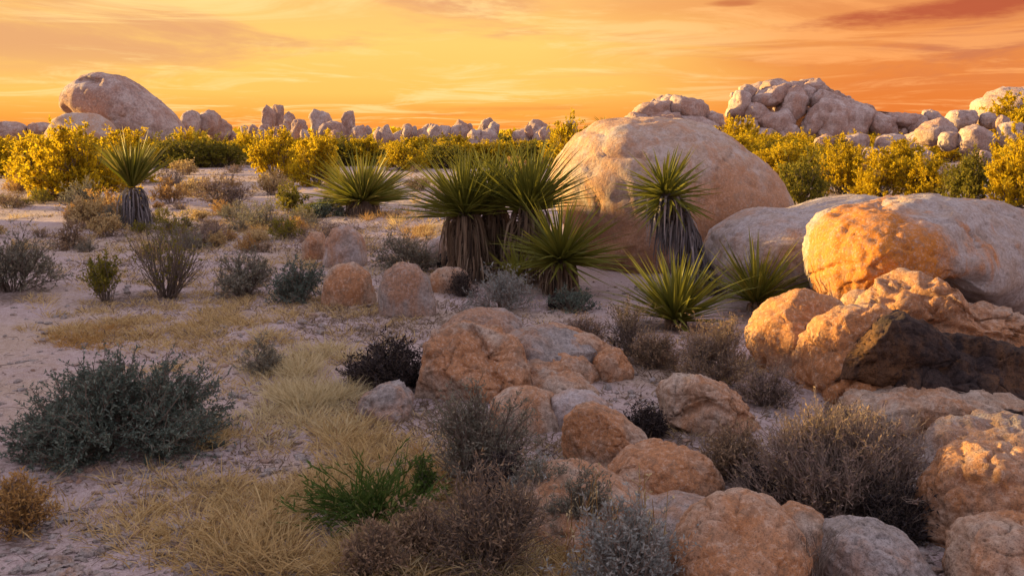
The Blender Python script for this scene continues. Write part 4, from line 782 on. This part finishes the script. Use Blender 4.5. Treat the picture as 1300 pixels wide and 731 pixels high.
# tall thin seed stalks by the flowering shrub
def stalks():
    r_ = np.random.default_rng(9); g = G(760, 745); root = empty('seed_stalk_plant', tuple(g)); tag(root, 'thin rusty seed stalks standing up beside the silvery flowering shrub', 'plant')
    n = 26; b = np.stack([r_.uniform(-.16, .22, n), r_.uniform(-.1, .2, n), np.zeros(n)], 1); e = b + np.stack([r_.normal(size=n) * .05 + .03, r_.normal(size=n) * .05, r_.uniform(.16, .42, n)], 1); C = bez(b, (b + e) / 2 + r_.normal(size=(n, 3)) * .015, e, 6)
    V, Fq = tubes(C, .0022, .0012); link('stems', mesh_from('stems', V, Fq, M['grassrust']), root)
    C1 = spawn(C, 90, r_, .5, 1, .02, .06, .5, .5, 3); V, Fq = join([tubes(C1, .0013, .0008), leaf_quads(C1, 160, r_, .012, .007, .8)]); o = link('seed_heads', mesh_from('seed_heads', V, Fq, M['grasspale'], False), root); o['kind'] = 'stuff'
stalks()

# --- loose gravel and fallen twigs
def gravel():
    r_ = np.random.default_rng(15); n = 9000; py = 190 + 560 * r_.random(n) ** .55; px = r_.uniform(-60, 1360, n); V0, F0 = ICO[1]; keep = []
    d = np.array([[(a - CX) / F, cp + (-(b - CY) / F) * sp, -sp + (-(b - CY) / F) * cp] for a, b in zip(px, py)]); t = CAMH / -d[:, 2]; p = d[:, :2] * t[:, None]; ok = p[:, 1] < 26; p = p[ok]; n = len(p)
    z = gz(p[:, 0], p[:, 1]); s = (.004 + .016 * r_.random(n) ** 4) * (1 + .09 * p[:, 1]); sc = np.stack([s * r_.uniform(.8, 1.6, n), s * r_.uniform(.8, 1.6, n), s * r_.uniform(.4, .9, n)], 1)
    a = r_.uniform(0, 6.28, n); ca, sa = np.cos(a)[:, None], np.sin(a)[:, None]; v = V0[None] * sc[:, None] * (1 + .2 * r_.normal(size=(n, len(V0), 1)))
    x = v[..., 0] * ca - v[..., 1] * sa + p[:, :1]; y = v[..., 0] * sa + v[..., 1] * ca + p[:, 1:]; zz = v[..., 2] + (z + sc[:, 2] * .3)[:, None]
    Vv = np.stack([x, y, zz], -1).reshape(-1, 3); Ff = (F0[None] + (np.arange(n) * len(V0))[:, None, None]).reshape(-1, 3)
    o = link('gravel', mesh_from('gravel', Vv, Ff, M['grey'], False)); tag(o, 'loose stones and grit scattered over the sand', 'gravel', None, 'stuff')
    n = 1300; px = r_.uniform(0, 1300, n); py = 260 + 480 * r_.random(n) ** .7; C = []
    d = np.array([ray(a, b) for a, b in zip(px, py)]); t = CAMH / -d[:, 2]; b = d * t[:, None]; b[:, 2] = gz(b[:, 0], b[:, 1]) + .006
    a = r_.uniform(0, 6.28, n); L = r_.uniform(.03, .16, n); e = b + np.stack([np.cos(a) * L, np.sin(a) * L, r_.uniform(0, .02, n)], 1); m = (b + e) / 2 + r_.normal(size=(n, 3)) * .015; m[:, 2] = np.abs(m[:, 2] - b[:, 2]) * .6 + b[:, 2] + .004
    V, Fq = tubes(bez(b, m, e, 4),   .0014 * (1 + .06 * b[:, 1]), .0008 * (1 + .06 * b[:, 1])); o = link('fallen_twigs', mesh_from('fallen_twigs', V, Fq, M['bark'])); tag(o, 'fallen twigs and plant litter on the sand', 'twigs', None, 'stuff')
gravel()

# --- small tufts and low shrubs all over the sand of the middle distance
def low_proto(seed, mat, bark, ll, leaves, up, flat):
    r_ = np.random.default_rng(seed); root = empty('low_shrub', (0, 0, 0)); C0 = dome_stems(r_, 40, .9, .45, flat=flat, base=.16); C1 = spawn(C0, 220, r_, .2, 1, .08, .20, .5, up); C2 = spawn(C1, 500, r_, .2, 1, .04, .10, .6, up)
    V, Fq = join([tubes(C0, .006, .003), tubes(C1, .003, .0015)]); link('stems', mesh_from('stems', V, Fq, M[bark]), root)
    V, Fq = leaf_quads(np.concatenate([C1, C2]), leaves, r_, ll, ll * .4, .2); o = link('foliage', mesh_from('foliage', V, Fq, M[mat], False), root); o['kind'] = 'stuff'; return root
LOW = [low_proto(1, 'drytwig', 'bark', .035, 2400, .3, .1), low_proto(2, 'purpletwig', 'bark', .035, 2200, .3, .1), low_proto(3, 'olive', 'bark', .04, 2600, .4, .2), low_proto(4, 'greysage', 'bark', .035, 2600, .3, .1), low_proto(5, 'grassrust', 'barkpale', .05, 2600, .7, .2), low_proto(6, 'grass', 'barkpale', .06, 2600, .8, .25)]
KIND_LOW = ['dry brown', 'purplish grey', 'olive green', 'grey', 'rust coloured', 'straw coloured']
lused = set()
for i in range(180):
    py = 203 + 125 * rng.random() ** 1.15; px = rng.uniform(-20, 700) if i % 4 else rng.uniform(960, 1290)
    if px > 900: py = rng.uniform(215, 248)
    if 420 < px < 720 and py > 285: continue
    g = G(px, py); k = int(rng.integers(6)); p = LOW[k]; o = p if k not in lused else copy_tree(p); lused.add(k)
    s_ = (.35 + .75 * rng.random() ** 1.6) * (1 if py > 235 else 1.3); o.location = (g[0], g[1], gz1(g[0], g[1])); o.rotation_euler = (0, 0, rng.uniform(0, 6.28)); o.scale = (s_, s_, s_ * rng.uniform(.6, 1.15))
    z = 'right of the dome' if px > 900 else 'at the far left of the sand' if px < 150 else 'around the lone far yucca' if px < 300 else 'left of the wide bushy yucca' if px < 430 else 'just left of the close yucca group'
    n = 'nearer' if py > 250 else 'farther'
    tag(o, 'small %s %s tuft %s' % (n, KIND_LOW[k], z), 'shrub', '%s %s tufts %s' % (n, KIND_LOW[k], z))

for args in [('dark brush added for shade in the gap left of the two toned tan rock', 790, 850, 515, 560, 31, 'darktwig'), ('low dark brush under the lower end of the two toned tan rock', 880, 990, 545, 610, 32, 'drytwig'), ('dark brush in the hollow below the great dry brush heap', 930, 1050, 590, 660, 33, 'darktwig'),  # the first brush is added where the gap is only dark with shade
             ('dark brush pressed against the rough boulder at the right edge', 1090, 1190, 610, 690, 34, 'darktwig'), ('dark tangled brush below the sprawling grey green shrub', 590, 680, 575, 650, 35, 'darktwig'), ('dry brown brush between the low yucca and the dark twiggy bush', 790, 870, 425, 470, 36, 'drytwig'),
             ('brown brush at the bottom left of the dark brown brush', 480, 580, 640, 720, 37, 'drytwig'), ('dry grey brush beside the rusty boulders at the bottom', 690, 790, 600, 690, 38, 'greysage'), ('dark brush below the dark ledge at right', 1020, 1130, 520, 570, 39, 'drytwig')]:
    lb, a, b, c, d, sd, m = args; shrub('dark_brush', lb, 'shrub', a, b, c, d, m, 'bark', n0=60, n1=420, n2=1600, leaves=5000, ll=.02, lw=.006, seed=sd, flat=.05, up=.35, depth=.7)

for args in [('grey green low brush on the bedrock hump below the wedge stone', 640, 740, 585, 668, 41, 'greysage'), ('brown brush between the brown brush heap and the golden grass', 430, 520, 660, 745, 42, 'drytwig'), ('purplish low brush at the foot of the orange rock right of the yucca', 930, 1020, 470, 520, 43, 'purpletwig'), ('low brown brush on the gravel above the cracked block', 700, 780, 405, 440, 44, 'purpletwig'), ('dark low brush beside the rusty upright stone', 560, 610, 340, 378, 45, 'darktwig')]:
    lb, a, b, c, d, sd, m = args; shrub('low_brush', lb, 'shrub', a, b, c, d, m, 'bark', n0=50, n1=320, n2=1200, leaves=3600, ll=.02, lw=.006, seed=sd, flat=.05, up=.35, depth=.7)
